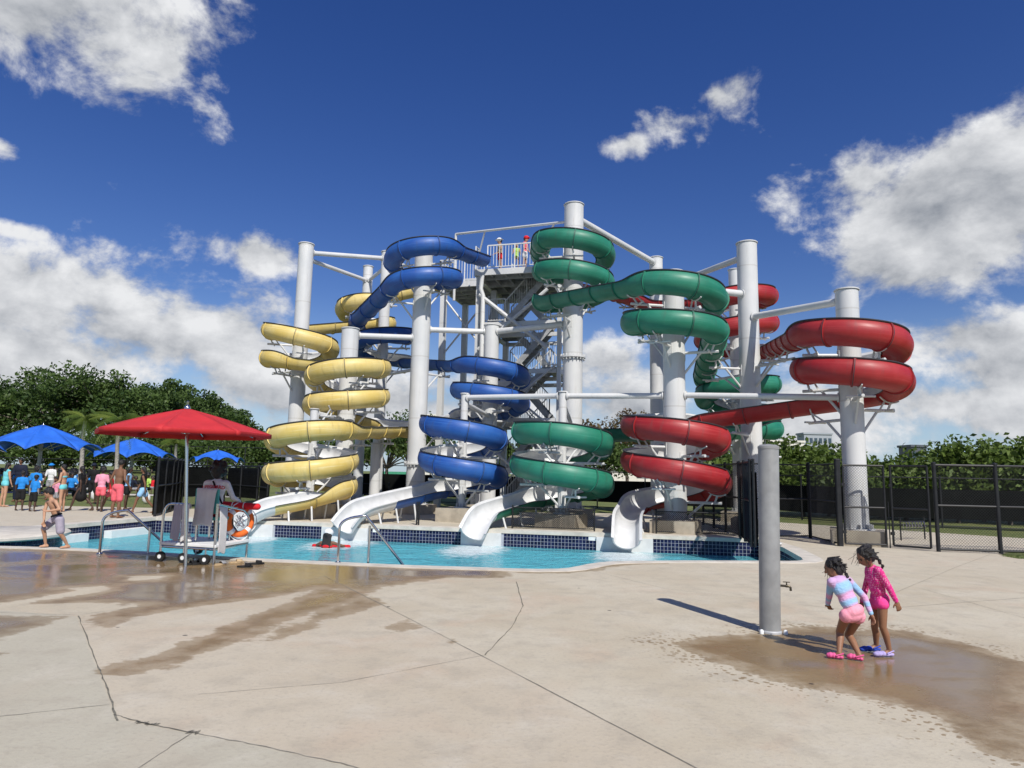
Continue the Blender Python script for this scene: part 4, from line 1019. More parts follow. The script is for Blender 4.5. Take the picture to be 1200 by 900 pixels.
# ------------------------------------------------------------------ foliage
def leaves_mesh(name, pts, size, seed, aspect=.55, clumpvar=None, droop=0.0, curl=.25):
    rg = np.random.default_rng(seed); n = len(pts)
    d = rg.normal(size=(n, 3)); d[:, 2] -= droop; d /= np.linalg.norm(d, axis=1)[:, None]
    u = rg.normal(size=(n, 3)); u[:, 2] += .6; sd = np.cross(d, u); sd /= np.linalg.norm(sd, axis=1)[:, None] + 1e-9
    L = size * rg.uniform(.6, 1.35, n)[:, None]; nr = np.cross(sd, d)
    v = np.empty((n, 4, 3)); v[:, 0] = pts - d * L * .5; v[:, 2] = pts + d * L * .5 - nr * L * curl * .3; m = pts + nr * L * curl * .25
    v[:, 1] = m + sd * L * aspect * .5; v[:, 3] = m - sd * L * aspect * .5
    me = bpy.data.meshes.new(name); me.vertices.add(n * 4); me.vertices.foreach_set('co', v.astype(np.float32).ravel())
    me.loops.add(n * 4); me.polygons.add(n); me.loops.foreach_set('vertex_index', np.arange(n * 4)); me.polygons.foreach_set('loop_start', np.arange(n) * 4)
    me.update(calc_edges=True)
    var = rg.uniform(0, 1, n) * .6 + (clumpvar if clumpvar is not None else .2)
    at = me.attributes.new('var', 'FLOAT', 'POINT'); at.data.foreach_set('value', np.repeat(np.clip(var, 0, 1), 4).astype(np.float32))
    return me
def tree(name, base, h, rx, rzc, nclump, nleaf, lsize, mat, label, seed, trunk_r=.25, trunk_h=.35, group=None, spread=.42, flat=0.5, cr=None, mat_b='bark'):
    rg = np.random.default_rng(seed); rr = random.Random(seed); base = Vector(base)
    th = thing(name, base, label, 'tree', group); cz = h - rzc
    cl = []
    for i in range(nclump):
        d = rg.normal(size=3); d /= np.linalg.norm(d)
        if d[2] < -.45: d[2] *= -.4
        k = rg.uniform(.45, 1.0) ** .6; w = 1 + .18 * math.sin(3 * math.atan2(d[1], d[0]) + seed)
        cl.append(np.array([base.x + d[0] * rx * k * w, base.y + d[1] * rx * k * w * .9, base.z + cz + d[2] * rzc * k]))
    cl = np.array(cl)
    mb = MB(); top = base + Vector((rr.uniform(-.2, .2), 0, h * trunk_h))
    mb.tube([base - Vector((0, 0, .1)), base + Vector((0, 0, .15)), base.lerp(top, .5) + Vector((rr.uniform(-.1, .1), 0, 0)), top], [trunk_r * 1.5, trunk_r * 1.1, trunk_r * .9, trunk_r * .75], 10)
    for i in range(min(nclump, 16)):
        e = Vector(cl[i * nclump // min(nclump, 16)]); m = top.lerp(e, .5) + Vector((rr.uniform(-.3, .3), rr.uniform(-.3, .3), rr.uniform(-.1, .4))) * (rx * .15)
        mb.tube([top - Vector((0, 0, .2)), top.lerp(m, .5), m, e], [trunk_r * .5, trunk_r * .4, trunk_r * .26, trunk_r * .08], 6)
    mb.build('trunk', mat_b, th)
    per = nleaf // nclump; pts = []; cv = []
    crr = cr or rx * spread * .62
    for c in cl:
        p = rg.normal(size=(per, 3)); p /= np.linalg.norm(p, axis=1)[:, None]; p *= (rg.uniform(0, 1, (per, 1)) ** .45) * crr * rg.uniform(.7, 1.3)
        p[:, 2] *= flat + .2; pts.append(c + p); cv.append(np.full(per, rg.uniform(0, .4)))
    pts = np.concatenate(pts); pts[:, 2] = np.maximum(pts[:, 2], base.z + .25)
    me = leaves_mesh('crown', pts - np.array(base), lsize, seed + 1, clumpvar=np.concatenate(cv))
    link('crown', me, mat, th, base)
    return th
TG = 'large trees behind the pool'
for i, (px, s, ytop, rx, lab) in enumerate((
        (-10, 74, 440, 8.0, 'dark broad tree at the bank over the blue umbrella canopy'), (62, 70, 423, 7.5, 'tallest dark tree with a ragged crown behind the first palm'), (138, 72, 431, 7.0, 'dense dark green tree behind the second palm'),
        (180, 84, 440, 5.0, 'lighter airy tree poking out between the dark crowns'), (212, 78, 452, 6.5, 'round dark tree behind the red umbrella'), (246, 84, 466, 5.2, 'low dark tree ending the row beside the yellow slide'),
        (-95, 72, 448, 8.0, 'dark tree at the end of the bank row past the blue umbrella'), (300, 92, 498, 4.5, 'small far tree just beside the yellow slide coils'))):
    b = P(px, 560, s); b.z = 1.0 if s < 90 else 0.0
    h = P(px, ytop + 5, s).z - b.z
    tree('broadleaf_tree', b, h, rx, h * .42, 54, 12000, .40, 'leaf_oak' if i != 3 else 'leaf_mid', lab, 11 + i * 5, .42, .30, TG, spread=.46, cr=rx * .225)
for i, (px, s, ytop, rx, mt, lab) in enumerate((
        (455, 58, 495, 3.2, 'leaf_mid', 'green tree between the yellow and blue slides'), (478, 66, 486, 3.6, 'leaf_mid', 'round tree behind the thick blue coil column'), (735, 60, 484, 4.2, 'leaf_brown', 'thin brownish tree behind the lowest red coil'),
        (700, 52, 520, 3.2, 'leaf_mid', 'low green tree behind the lowest green coil'), (625, 56, 520, 3.0, 'leaf_mid', 'low leafy tree behind the stair tower foot'), (868, 46, 520, 2.6, 'leaf_mid', 'leafy tree behind the plain column and red coil'),
        (400, 64, 508, 3.4, 'leaf_oak', 'dark tree behind the lowest yellow coils'), (560, 62, 512, 3.4, 'leaf_mid', 'tree seen below the blue coils by the tower'), (800, 62, 515, 3.0, 'leaf_brown', 'brownish tree beyond the red exit'))):
    b = P(px, 560, s); b.z = 0; h = P(px, ytop, s).z
    tree('broadleaf_tree', b, h, rx, h * .38, 34, 5200, .30, mt, lab, 91 + i * 3, .16, .35, 'trees beyond the slide yard', cr=rx * .34)
# sea-grape hedge at the right: one bushy tree after another
for i in range(15):
    t = i / 14; px = 880 + 420 * t; s = 31 - 5.0 * t + 1.5 * (i % 2); b = P(px, 560, s); b.z = 0
    ytop = [525, 519, 523, 526, 534, 546, 536, 534, 527, 522, 516, 522, 511, 514, 508][i]; h = P(px, ytop, s).z
    lb = ['bushy sea grape tree ' + w for w in ('beside the plain white column', 'behind the grey tap post', 'below the far white building', 'below the far glass building', 'before the red double coil column', 'just past the red double coil column', 'over the open gate', 'above the middle of the gates', 'above the bicycle rack gate', 'over the gate hinge post', 'above the long fence beginning', 'above the long fence middle', 'at the tall end of the hedge', 'past the last fence post', 'closing the hedge row')][i]
    tree('sea_grape_tree', b, h, 1.75, h * .46, 30, 3000, .24, 'leaf_hedge', lb, 300 + i * 7, .07, .25, 'sea grape hedge behind the fence', cr=.75, flat=.8)
# young palms with pale trunks
def palm(px, py, s, top_px, top_py, label, seed, n=17, L=1.7):
    rr = random.Random(seed); b = P(px, py, s); b.z = .0; t = P(top_px, top_py, s)
    th = thing('palm_tree', b, label, 'palm tree', 'young palms')
    mb = MB(); pts = [b.lerp(t, k / 6) + Vector((.06 * math.sin(k), 0, 0)) for k in range(7)]; mb.tube(pts, [.17, .14, .13, .125, .12, .12, .10], 10); mb.build('trunk', 'palm_bark', th)
    for i in range(n):
        a = 2 * math.pi * i / n + rr.uniform(-.2, .2); el = rr.uniform(.0, 1.15); d = Vector((math.cos(a), math.sin(a), 0)); Lf = L * rr.uniform(.8, 1.1)
        spine = []
        for k in range(9):
            u = k / 8; spine.append(t + d * (Lf * u * math.cos(el * (1 - u * .6))) + Vector((0, 0, Lf * (u * math.sin(el) - .85 * u * u * (1.2 - el * .45)))))
        mb = MB(); sd = Vector((-d.y, d.x, 0))
        for k in range(8):
            for q in range(3):
                u = (k + q / 3) / 8; p = spine[k].lerp(spine[k + 1], q / 3); w = .42 * math.sin(math.pi * min(1, u * .9 + .1)) + .05; f = (spine[k + 1] - spine[k]).normalized()
                for sg in (-1, 1):
                    e = p + sd * sg * w + f * w * .6 - Vector((0, 0, w * .55)); mb.add([p, p + f * .05, e], [(0, 1, 2)])
        mb.tube(spine, [.022] + [.014] * 7 + [.005], 4); o = mb.build('frond', 'leaf_palm', th, smooth=False)
        at = o.data.attributes.new('var', 'FLOAT', 'POINT'); v0 = rr.uniform(0, .8); at.data.foreach_set('value', [v0] * len(o.data.vertices))
palm(93.5, 556, 44, 100.5, 492, 'young palm with pale slanted trunk beside the largest blue umbrella', 5)
palm(135, 558, 42, 141, 494, 'young palm with drooping fronds before the second blue umbrella', 6)
palm(206, 556, 60, 207, 520, 'far small palm hidden behind the red umbrella', 8, 14, 1.9)
palm(290, 556, 66, 291, 527, 'far yellowish palm behind the smallest blue umbrella', 9, 14, 1.7)
# small patch of real blades at the grass corner, rest of the lawn as material
rg = np.random.default_rng(3); gp = []
for _ in range(9000):
    x = rg.uniform(9.5, 16); y = rg.uniform(11.5, 15.5); gp.append((x, y))
gp = np.array(gp); lawn = [V2(G(1172, 652)), V2(G(1215, 657)), (40, 11.0), (40, 20), V2(G(1215, 645)), V2(G(1176, 647))]
gp = gp[sdf(lawn, gp[:, 0], gp[:, 1]) > 0.02]; pts = np.concatenate([gp, np.full((len(gp), 1), .015)], 1)
me = leaves_mesh('grass', pts, .09, 4, aspect=.12, droop=-2.0); tag(link('grass', me, 'blade'), 'short mown grass at the corner by the long fence', 'grass', kind='stuff')

# ------------------------------------------------------------------ far buildings
def building(px0, px1, ytop, s, mat, label, rows, cols, roof=None, mat2='glass', depth=5):
    a = P(px0, 560, s); b = P(px1, 560, s); h = P(px0, ytop, s).z; w = b.x - a.x; c = ((a.x + b.x) / 2, a.y + depth / 2, 0)
    th = thing('building', c, label, 'building')
    mb = MB(); mb.box((c[0], c[1], h / 2), (w, depth, h)); mb.build('wall', mat, th, smooth=False)
    mb = MB(); mb.box((c[0], c[1], h + .15), (w + .5, depth + .5, .5)); mb.build('roof', roof or mat, th, smooth=False)
    for r in range(rows):
        for k in range(cols):
            x = a.x + w * (k + .5) / cols; z = h - (r + .62) * 3.1
            if z < .6: continue
            mb = MB(); mb.box((x, a.y - .02, z), (w / cols * .62, .12, 1.5)); mb.build('window', mat2, th, smooth=False)
building(893, 944, 517, 170, 'bldg_white', 'far cream building above the hedge with rows of windows', 3, 9)
building(944, 977, 508, 200, 'bldg_grey', 'far glassy grey block beside the cream building', 4, 6)
building(1070, 1088, 523, 150, 'bldg_dark', 'far dark block peeking over the hedge', 2, 3)
building(716, 800, 549, 75, 'bldg_white', 'low white building behind the red slide exit', 1, 7, 'bldg_white')
building(488, 516, 486, 190, 'bldg_white', 'far pale building behind the thick blue coil column', 4, 5)
building(448, 474, 556, 90, 'bldg_white', 'low far house with green awning between yellow and blue slides', 1, 3, 'terrace_green')

# ------------------------------------------------------------------ umbrellas
def umbrella(base, zrim, zapex, rad, n, mat, label, name='umbrella', pole_r=.03, scallop=0., rot=0., group=None, valance=0., ctr=None, zb=0.0, belly=.0):
    base = Vector(base); c = Vector(ctr) if ctr else Vector((base.x, base.y, 0)); th = thing(name, base, label, 'umbrella', group)
    mb = MB(); mb.tube([(base.x, base.y, zb), (c.x, c.y, zapex - .04)], pole_r, 12); mb.build('pole', 'steel' if valance else 'galv_dark', th)
    ap = Vector((c.x, c.y, zapex)); cor = [Vector((c.x + rad * math.cos(rot + 2 * math.pi * k / n), c.y + rad * math.sin(rot + 2 * math.pi * k / n), zrim)) for k in range(n)]
    for k in range(n):
        a, b = cor[k], cor[(k + 1) % n]; mb = MB(); M = 8; Nn = 7; vs = []
        for i in range(Nn + 1):
            u = i / Nn
            for j in range(M + 1):
                w = j / M; e = a.lerp(b, w); e = e + (c - Vector((e.x, e.y, 0))).normalized() * 0; rise = scallop * (1 - (2 * w - 1) ** 2)
                p = ap.lerp(e, u); p.z += rise * u * u * (1 if scallop > 0 else 1) - belly * math.sin(math.pi * u) * math.sin(math.pi * w) + (belly * .7) * math.sin(math.pi * u)
                if scallop > 0:
                    o = Vector((p.x - c.x, p.y - c.y, 0)); p += o * (-.05 * (1 - (2 * w - 1) ** 2) * u)
                vs.append(p)
        mb.add(vs, [(i * (M + 1) + j, (i + 1) * (M + 1) + j, (i + 1) * (M + 1) + j + 1, i * (M + 1) + j + 1) for i in range(Nn) for j in range(M)])
        if valance:
            r0 = Nn * (M + 1); q = len(vs); mb.v += [(p.x, p.y, p.z - valance) for p in vs[r0:r0 + M + 1]]
            for j in range(M): mb.f.append((r0 + j, q + j, q + j + 1, r0 + j + 1)); mb.mi.append(0)
        pan = mb.build('canopy_panel', mat, th)
        md = pan.modifiers.new('thickness', 'SOLIDIFY'); md.thickness = .012; md.offset = -1
        mb = MB(); mb.tube([ap - Vector((0, 0, .07)), a + (ap - a) * .04 - Vector((0, 0, .035))], .011 + .012 * (rad > 2), 6); mb.build('rib', 'steel', th)
        mb = MB(); hub = Vector((c.x, c.y, zrim - .02)); mb.tube([hub, ap.lerp(a, .55) - Vector((0, 0, .05))], .010 + .010 * (rad > 2), 6); mb.build('strut', 'steel', th)
    mb = MB(); mb.lathe((c.x, c.y, zapex - .01), [(.05, 0), (.05, .03), (.015, .07), (.02, .12), (.003, .14)], 10); mb.build('finial', 'steel', th)
    return th
ub = G(217.5, 664); uz = ub.y / raydir(217, 500)[1]
umbrella(ub, P(220, 508, uz).z + .02, P(220, 478, uz).z, 1.37, 8, 'canopy_red', 'big red umbrella over the lifeguard stand', rot=R_(12), ctr=(ub.x - .19, ub.y + .02, 0), valance=.07, pole_r=.026, belly=.03)
for px, s, rim, ap, rad, lab in ((44, 38, 528, 497, 3.15, 'largest blue scalloped umbrella over the seated crowd'), (153, 50, 537, 513, 3.0, 'blue scalloped umbrella between the palm and the red umbrella'), (253, 54, 542, 527, 2.1, 'smallest far blue umbrella behind the fence enclosure'), (-70, 40, 528, 500, 3.1, 'blue umbrella cut off past the largest one')):
    b = P(px, 560, s); b.z = 0; umbrella(b, P(px, rim, s).z, P(px, ap, s).z, rad, 8, 'canopy_blue', lab, rot=R_(22), scallop=.42, pole_r=.10, group='blue umbrellas', belly=.22)

# ------------------------------------------------------------------ tap post
def tap_post():
    b = G(902.5, 741); th = thing('tap_post', b, 'round grey steel post with a small brass tap standing in a puddle', 'post')
    th.rotation_euler = (0, R_(1.1), 0); r = .107; H = P(897, 521, b.y / 1.0).z; H = ZAT(b, 523); x = b.x; y = b.y
    mb = MB(); mb.lathe((x, y, 0), [(r, .0), (r, H - .03), (r - .006, H - .008)], 36, cap1=False); mb.build('shaft', 'post_grey', th)
    mb = MB(); mb.lathe((x, y, 0), [(r + .004, H - .03), (r + .004, H - .004), (r - .02, H + .016), (.01, H + .026)], 36); mb.build('cap', 'post_grey', th)
    mb = MB(); mb.lathe((x, y, 0), [(r + .012, .001), (r + .012, .018), (r + .001, .03)], 36); mb.build('collar', 'galv_dark', th)
    for a in (-2.5, -.5, 1.0):
        mb = MB(); mb.lathe((x + (r + .045) * math.cos(a), y + (r + .045) * math.sin(a), 0), [(.022, 0), (.022, .03), (.014, .042), (.004, .046)], 12); mb.build('bolt_cap', 'ledge_white', th)
    z = ZAT((x, y), 685); d = Vector((.93, -.36, 0)).normalized(); s0 = Vector((x, y, z)) + d * r
    mb = MB(); mb.tube([s0 - d * .01, s0 + d * .05], .012, 10); mb.tube([s0 + d * .05, s0 + d * .085, s0 + d * .098 - Vector((0, 0, .012)), s0 + d * .1 - Vector((0, 0, .045))], [.016, .014, .012, .013], 10)
    tp = mb.build('tap', 'tapmetal', th)
    mb = MB(); q = s0 + d * .06; mb.tube([q, q + Vector((0, 0, .035))], .007, 8); mb.beam(q + Vector((0, 0, .038)) - d * .03 + Vector((0, .015, 0)), q + Vector((0, 0, .042)) + d * .032, .012, .008); mb.build('handle', 'tapmetal', tp)
    z2 = ZAT((x, y), 535); s1 = Vector((x, y, z2)) + Vector((1, 0, 0)) * r; mb = MB(); mb.tube([s1 - Vector((.01, 0, 0)), s1 + Vector((.03, 0, 0))], .012, 8); mb.build('bolt', 'galv_dark', th)
    z2 = ZAT((x, y), 637); s1 = Vector((x, y, z2)) + Vector((1, 0, 0)) * r; mb = MB(); mb.tube([s1 - Vector((.01, 0, 0)), s1 + Vector((.018, 0, 0))], .02, 8); mb.build('bolt', 'galv_dark', th)
pm('tapmetal', (.10, .085, .06), .35, metal=.8)
tap_post()

# ------------------------------------------------------------------ handrails
def handrail(label, a, top1, top2, low, post2, s_off=0):
    ga = G(*a); s = ga.y / raydir(*a)[1]
    th = thing('pool_handrail', ga, label, 'handrail')
    def Q(px, py, ds): return P(px, py, s + ds)
    p1 = Vector((ga.x, ga.y, 0)); t1 = Q(top1[0], top1[1], .0); t2 = Q(top2[0], top2[1], top2[2]); lw_ = Q(low[0], low[1], low[2]); pts = [p1, p1.lerp(t1, .5), t1]
    pts = [p1, p1.lerp(t1, .55), p1.lerp(t1, .85)]
    for k in range(1, 8):
        u = k / 8; pts.append((p1.lerp(t1, .85)) * (1 - u) ** 2 + Q(top1[0] + 1, top1[1] - 5, .05) * 2 * u * (1 - u) + t2 * u * u)
    pts += [t2]
    e = t2.lerp(lw_, .15); pts += [e, t2.lerp(lw_, .5), lw_]
    mb = MB(); mb.tube(pts, .024, 12); mb.build('rail', 'steel', th)
    b = Q(post2[0], post2[1], post2[3]); c = Q(post2[0], post2[2], post2[3]); b.x = c.x; b.y = c.y; mb = MB(); mb.tube([c, b], .022, 12); mb.build('post', 'steel', th)
    mb = MB(); mb.lathe((p1.x, p1.y, 0), [(.055, .001), (.055, .014), (.026, .035)], 16); mb.build('base_plate', 'steel', th)
handrail('steel pool handrail in front of the swimmer', (396, 659.5), (398.5, 611), (429, 604.5, .1), (475, 666, .35), (433.5, 668, 616, .2))
handrail('steel pool handrail between the boy and the lifeguard stand', (116.5, 649.5), (121, 605), (150, 598, .1), (196, 640, .4), (176, 656, 618, .25))

# ------------------------------------------------------------------ people
def remeshed(mb, name, voxel, off, smooth=4):
    me = mb.mesh(name + '_t', off, False); ob = bpy.data.objects.new('tmp', me); COL.objects.link(ob)
    m = ob.modifiers.new('r', 'REMESH'); m.mode = 'VOXEL'; m.voxel_size = voxel
    s = ob.modifiers.new('s', 'SMOOTH'); s.factor = .5; s.iterations = smooth
    dg = bpy.context.evaluated_depsgraph_get(); me2 = bpy.data.meshes.new_from_object(ob.evaluated_get(dg)); me2.name = name
    bpy.data.objects.remove(ob); bpy.data.meshes.remove(me)
    me2.materials.clear(); me2.polygons.foreach_set('use_smooth', [True] * len(me2.polygons)); me2.update(); return me2
def frame(up, right):
    up = up.normalized(); right = (right - up * right.dot(up)).normalized(); return up, right, up.cross(right).normalized()
def person(j, k, label, skin, top=None, bottom=None, hairmat='hair', voxel=.012, face=None, kid=1.0, hair='short', fingers=False, shoes=None, hat=None, group=None, slim=1.0, base=None, curl=.5, name='person', cat='person', skirt=False, bunlen=0, hand_ref=None, brow=True):
    J = {a: Vector(b) for a, b in j.items()}
    up, rt, fw = frame(J['neck'] - J['pelvis'], J['shR'] - J['shL'])
    bz = base if base is not None else min(J['toeL'].z, J['toeR'].z) - .02 * k
    th = thing(name, (J['pelvis'].x, J['pelvis'].y, bz), label, cat, group); off = ORG[th.name]
    hs = k * (1 + .38 * kid)        # children have relatively larger heads
    w = slim
    def torso(mb, inf=0., lo=0., hi=1., low=True):
        n, p = J['neck'], J['pelvis']; L = (n - p).length
        ch = n.lerp(p, .30); wa = n.lerp(p, .66)
        if hi > .5: mb.ell(ch, [rt * (.158 * k * w + inf), fw * (.105 * k * w + inf), up * (L * .36 + inf)])
        mb.ell(wa, [rt * (.135 * k * w + inf), fw * (.098 * k * w + inf), up * (L * .34 + inf)])
        if low: mb.ell(p, [rt * (.158 * k * w + inf), fw * (.118 * k * w + inf), up * (.125 * k + inf)])
        if hi > .5: mb.cap(J['shL'] * .9 + n * .1, .052 * k * w + inf, J['shR'] * .9 + n * .1, .052 * k * w + inf)
    def arm(mb, s, inf=0., frac=1.0):
        a, e, r = J['sh' + s], J['el' + s], J['wr' + s]
        if frac <= .5: q = a.lerp(e, frac * 2); mb.cap(a, .050 * k * w + inf, q, .044 * k * w + inf * 1.3)
        else:
            mb.cap(a, .050 * k * w + inf, e, .039 * k * w + inf); q = e.lerp(r, (frac - .5) * 2); mb.cap(e, .040 * k * w + inf, q, (.040 - .013 * (frac - .5) * 2) * k * w + inf)
    def leg(mb, s, inf=0., frac=1.0):
        h, kn, an = J['hip' + s], J['kn' + s], J['an' + s]
        if frac <= .5: mb.cap(h, .084 * k * w + inf, h.lerp(kn, frac * 2), (.084 - .026 * frac * 2) * k * w + inf * 1.5)
        else:
            mb.cap(h, .080 * k * w + inf, kn, .054 * k * w + inf); c = kn.lerp(an, .32) - fw * .012 * k
            q = kn.lerp(an, (frac - .5) * 2); mb.cap(kn, .052 * k * w + inf, c, .053 * k * w + inf); mb.cap(c, .053 * k * w + inf, q, .033 * k * w + inf)
    def hand(mb, s):
        wr, ha = J['wr' + s], J['ha' + s]; d = (ha - wr).normalized(); sg = -1 if s == 'L' else 1
        side = hand_ref if hand_ref is not None else fw; side = (side - d * side.dot(d)).normalized(); pn = d.cross(side) * sg    # palm normal
        pal = wr + d * .045 * hs * .8; mb.cap(wr, .026 * k, wr + d * .02 * k, .026 * k)
        mb.ell(pal, [side * .040 * hs * .8, pn * .017 * hs * .85, d * .052 * hs * .8], 12, 8)
        if not fingers:
            mb.ell(pal + d * .07 * hs * .8, [side * .034 * k, pn * .015 * k, d * .05 * k], 10, 6); return
        kk = hs * .8; fr = max(.0072 * kk, voxel * 1.15)
        for q, (o, L) in enumerate(((.030, .068), (.010, .078), (-.011, .073), (-.030, .056))):
            a = pal + d * .038 * kk + side * o * kk; dd = d * math.cos(curl * .6) + pn * -math.sin(curl * .6) + side * (o * 1.5)
            b = a + dd.normalized() * L * .45 * kk; d2 = (d * math.cos(curl * 1.6) - pn * math.sin(curl * 1.6)).normalized(); c = b + d2 * L * .35 * kk; d3 = (d * math.cos(curl * 2.3) - pn * math.sin(curl * 2.3)).normalized(); e = c + d3 * L * .25 * kk
            mb.cap(a, fr * 1.05, b, fr, 8, 3); mb.cap(b, fr, c, fr * .95, 8, 3); mb.cap(c, fr * .95, e, fr * .85, 8, 3)
        a = pal + side * .030 * kk - d * .018 * kk; b = a + (side * .8 + d * .7 - pn * .25).normalized() * .036 * kk; c = b + (d * .95 + side * .2 - pn * .3).normalized() * .03 * kk
        mb.cap(a, fr * 1.3, b, fr * 1.1, 8, 3); mb.cap(b, fr * 1.1, c, fr * .95, 8, 3)
    def foot(mb, s, inf=0.):
        an, to = J['an' + s], J['toe' + s]; d = (to - an); d.z = 0; d = d.normalized() if d.length > 1e-4 else fw; sd = Vector((-d.y, d.x, 0)); zt = to.z
        heel = Vector((an.x, an.y, zt)) - d * .035 * k; L = (Vector((to.x, to.y, zt)) - heel).length
        mb.cap(an, .034 * k + inf, heel + Vector((0, 0, .03 * k)), .034 * k + inf)
        mb.ell(heel + d * L * .52 + Vector((0, 0, .024 * k)), [d * (L * .56 + inf), sd * (.044 * k + inf), Vector((0, 0, .030 * k + inf))], 12, 8)
        mb.cap(an, .032 * k + inf, heel + d * L * .55 + Vector((0, 0, .028 * k)), .026 * k + inf)
        if fingers:
            for q in range(5): mb.cap(heel + d * L * .86 + sd * (q - 2) * .017 * k + Vector((0, 0, .014 * k)), .011 * k + inf, heel + d * (L * (1.02 - .03 * abs(q - 1))) + sd * (q - 2) * .018 * k + Vector((0, 0, .011 * k)), .009 * k + inf, 8, 3)
    hup = (J['head'] - J['neck']).normalized(); fd = face if face is not None else fw; fd = (fd - hup * fd.dot(hup)).normalized(); hr = fd.cross(hup).normalized(); hc = J['head']
    b = MB(); torso(b); hm_ = (J['hipL'] + J['hipR']) / 2; b.ell(hm_ - fw * .012 * k, [rt * .142 * k * w, fw * .112 * k * w, up * .105 * k])
    for s in 'LR': arm(b, s); leg(b, s); hand(b, s); foot(b, s); b.cap(J['pelvis'].lerp(J['hip' + s], .6), .086 * k * w, J['hip' + s], .080 * k * w)
    b.cap(J['neck'] - up * .03 * k, .052 * k, hc - hup * .03 * hs, .046 * hs * .85)
    b.ell(hc, [hr * .074 * hs, fd * .090 * hs, hup * .108 * hs], 18, 14)
    b.ell(hc - hup * .048 * hs + fd * .028 * hs, [hr * .052 * hs, fd * .058 * hs, hup * .060 * hs], 14, 10)     # jaw
    b.cap(hc + fd * .084 * hs + hup * .012 * hs, .010 * hs, hc + fd * .101 * hs - hup * .020 * hs, .0135 * hs, 8, 3)   # nose
    for sg in (-1, 1): b.ell(hc + hr * sg * .074 * hs - hup * .008 * hs - fd * .006 * hs, [hr * .010 * hs, fd * .018 * hs, hup * .028 * hs], 10, 8)
    me = remeshed(b, 'body', voxel, off); link('body', me, skin, th, off)
    for sg in (-1, 1):
        e = MB(); e.ell(hc + hr * sg * .032 * hs + fd * .082 * hs + hup * .012 * hs, [hr * .013 * hs, fd * .006 * hs, hup * .007 * hs], 10, 6); e.build('eye', 'eye', th)
        if brow: e = MB(); e.cap(hc + hr * sg * .018 * hs + fd * .087 * hs + hup * .031 * hs, .004 * hs, hc + hr * sg * .046 * hs + fd * .074 * hs + hup * .032 * hs, .003 * hs, 8, 3); e.build('eyebrow', hairmat, th)
    e = MB(); e.ell(hc + fd * .083 * hs - hup * .050 * hs, [hr * .022 * hs, fd * .008 * hs, hup * .008 * hs], 10, 6); e.build('mouth', 'lip', th)
    # hair
    hb = MB(); hb.ell(hc + hup * .020 * hs - fd * .020 * hs, [hr * .087 * hs, fd * .095 * hs, hup * .104 * hs], 18, 14)
    if hair in ('long', 'pony', 'braid', 'curly'):
        hb.ell(hc - fd * .045 * hs - hup * .03 * hs, [hr * .078 * hs, fd * .055 * hs, hup * .085 * hs], 14, 10)
    if hair == 'curly':
        rr = random.Random(int(hc.x * 100)); 
        for _ in range(46):
            d = Vector((rr.gauss(0, 1), rr.gauss(0, 1), rr.gauss(0, 1))).normalized()
            if d.dot(fd) > .45: continue
            hb.ell(hc + hup * .03 * hs - fd * .015 * hs + d * .098 * hs, [Vector((.032 * hs, 0, 0)), Vector((0, .032 * hs, 0)), Vector((0, 0, .032 * hs))], 8, 6)
    if hair == 'short':
        for q in range(7): hb.cap(hc + hup * .085 * hs + fd * .03 * hs + hr * (q - 3) * .018 * hs, .022 * hs, hc + hup * (.060 - .004 * abs(q - 3)) * hs + fd * .078 * hs + hr * (q - 3) * .019 * hs, .012 * hs, 8, 3)
    if hair == 'long':
        for q in range(-2, 3): hb.cap(hc - fd * .06 * hs + hr * q * .03 * hs, .035 * hs, hc - fd * .075 * hs - hup * (.25) * hs + hr * q * .035 * hs, .026 * hs)
    if hair == 'braid':
        rr = random.Random(5)
        for _ in range(90):      # uneven, tousled locks
            d = Vector((rr.gauss(0, 1), rr.gauss(0, 1), rr.gauss(0, 1))).normalized()
            if d.dot(fd) > .40 or d.dot(hup) < -.5: continue
            a = hc + hup * .020 * hs - fd * .020 * hs + Vector((hr * d.dot(hr) * .086 + fd * d.dot(fd) * .093 + hup * d.dot(hup) * .102)) * hs
            t = (-fd * .8 - hup * .5 + Vector((rr.gauss(0, .5), rr.gauss(0, .5), rr.gauss(0, .3)))).normalized(); hb.cap(a, .013 * hs, a + t * .05 * hs + d * .006 * hs, .007 * hs, 8, 3)
        hb.ell(hc - fd * .06 * hs + hup * .03 * hs, [hr * .088 * hs, fd * .06 * hs, hup * .085 * hs], 14, 10)
    hm = remeshed(hb, 'hair', voxel * .9, off, 1 if hair == 'braid' else 2)
    ho = link('hair', hm, hairmat, th, off)
    if hair == 'braid':      # loose strands
        rr = random.Random(9); sb_ = MB()
        for q in range(26):
            sg = rr.choice((-1, 1)); a = hc + hr * sg * rr.uniform(.03, .08) * hs + fd * rr.uniform(-.05, .07) * hs + hup * rr.uniform(.0, .08) * hs; L = rr.uniform(.05, .16) * hs
            sb_.tube([a, a + Vector((rr.gauss(0, .02), rr.gauss(0, .02), -.4 * L)) + hr * sg * .02 * hs, a + Vector((rr.gauss(0, .03), rr.gauss(0, .03), -L)) + hr * sg * .02 * hs], .0022 * hs, 4)
        tag(sb_.build('loose_strands', hairmat, ho), kind='stuff')
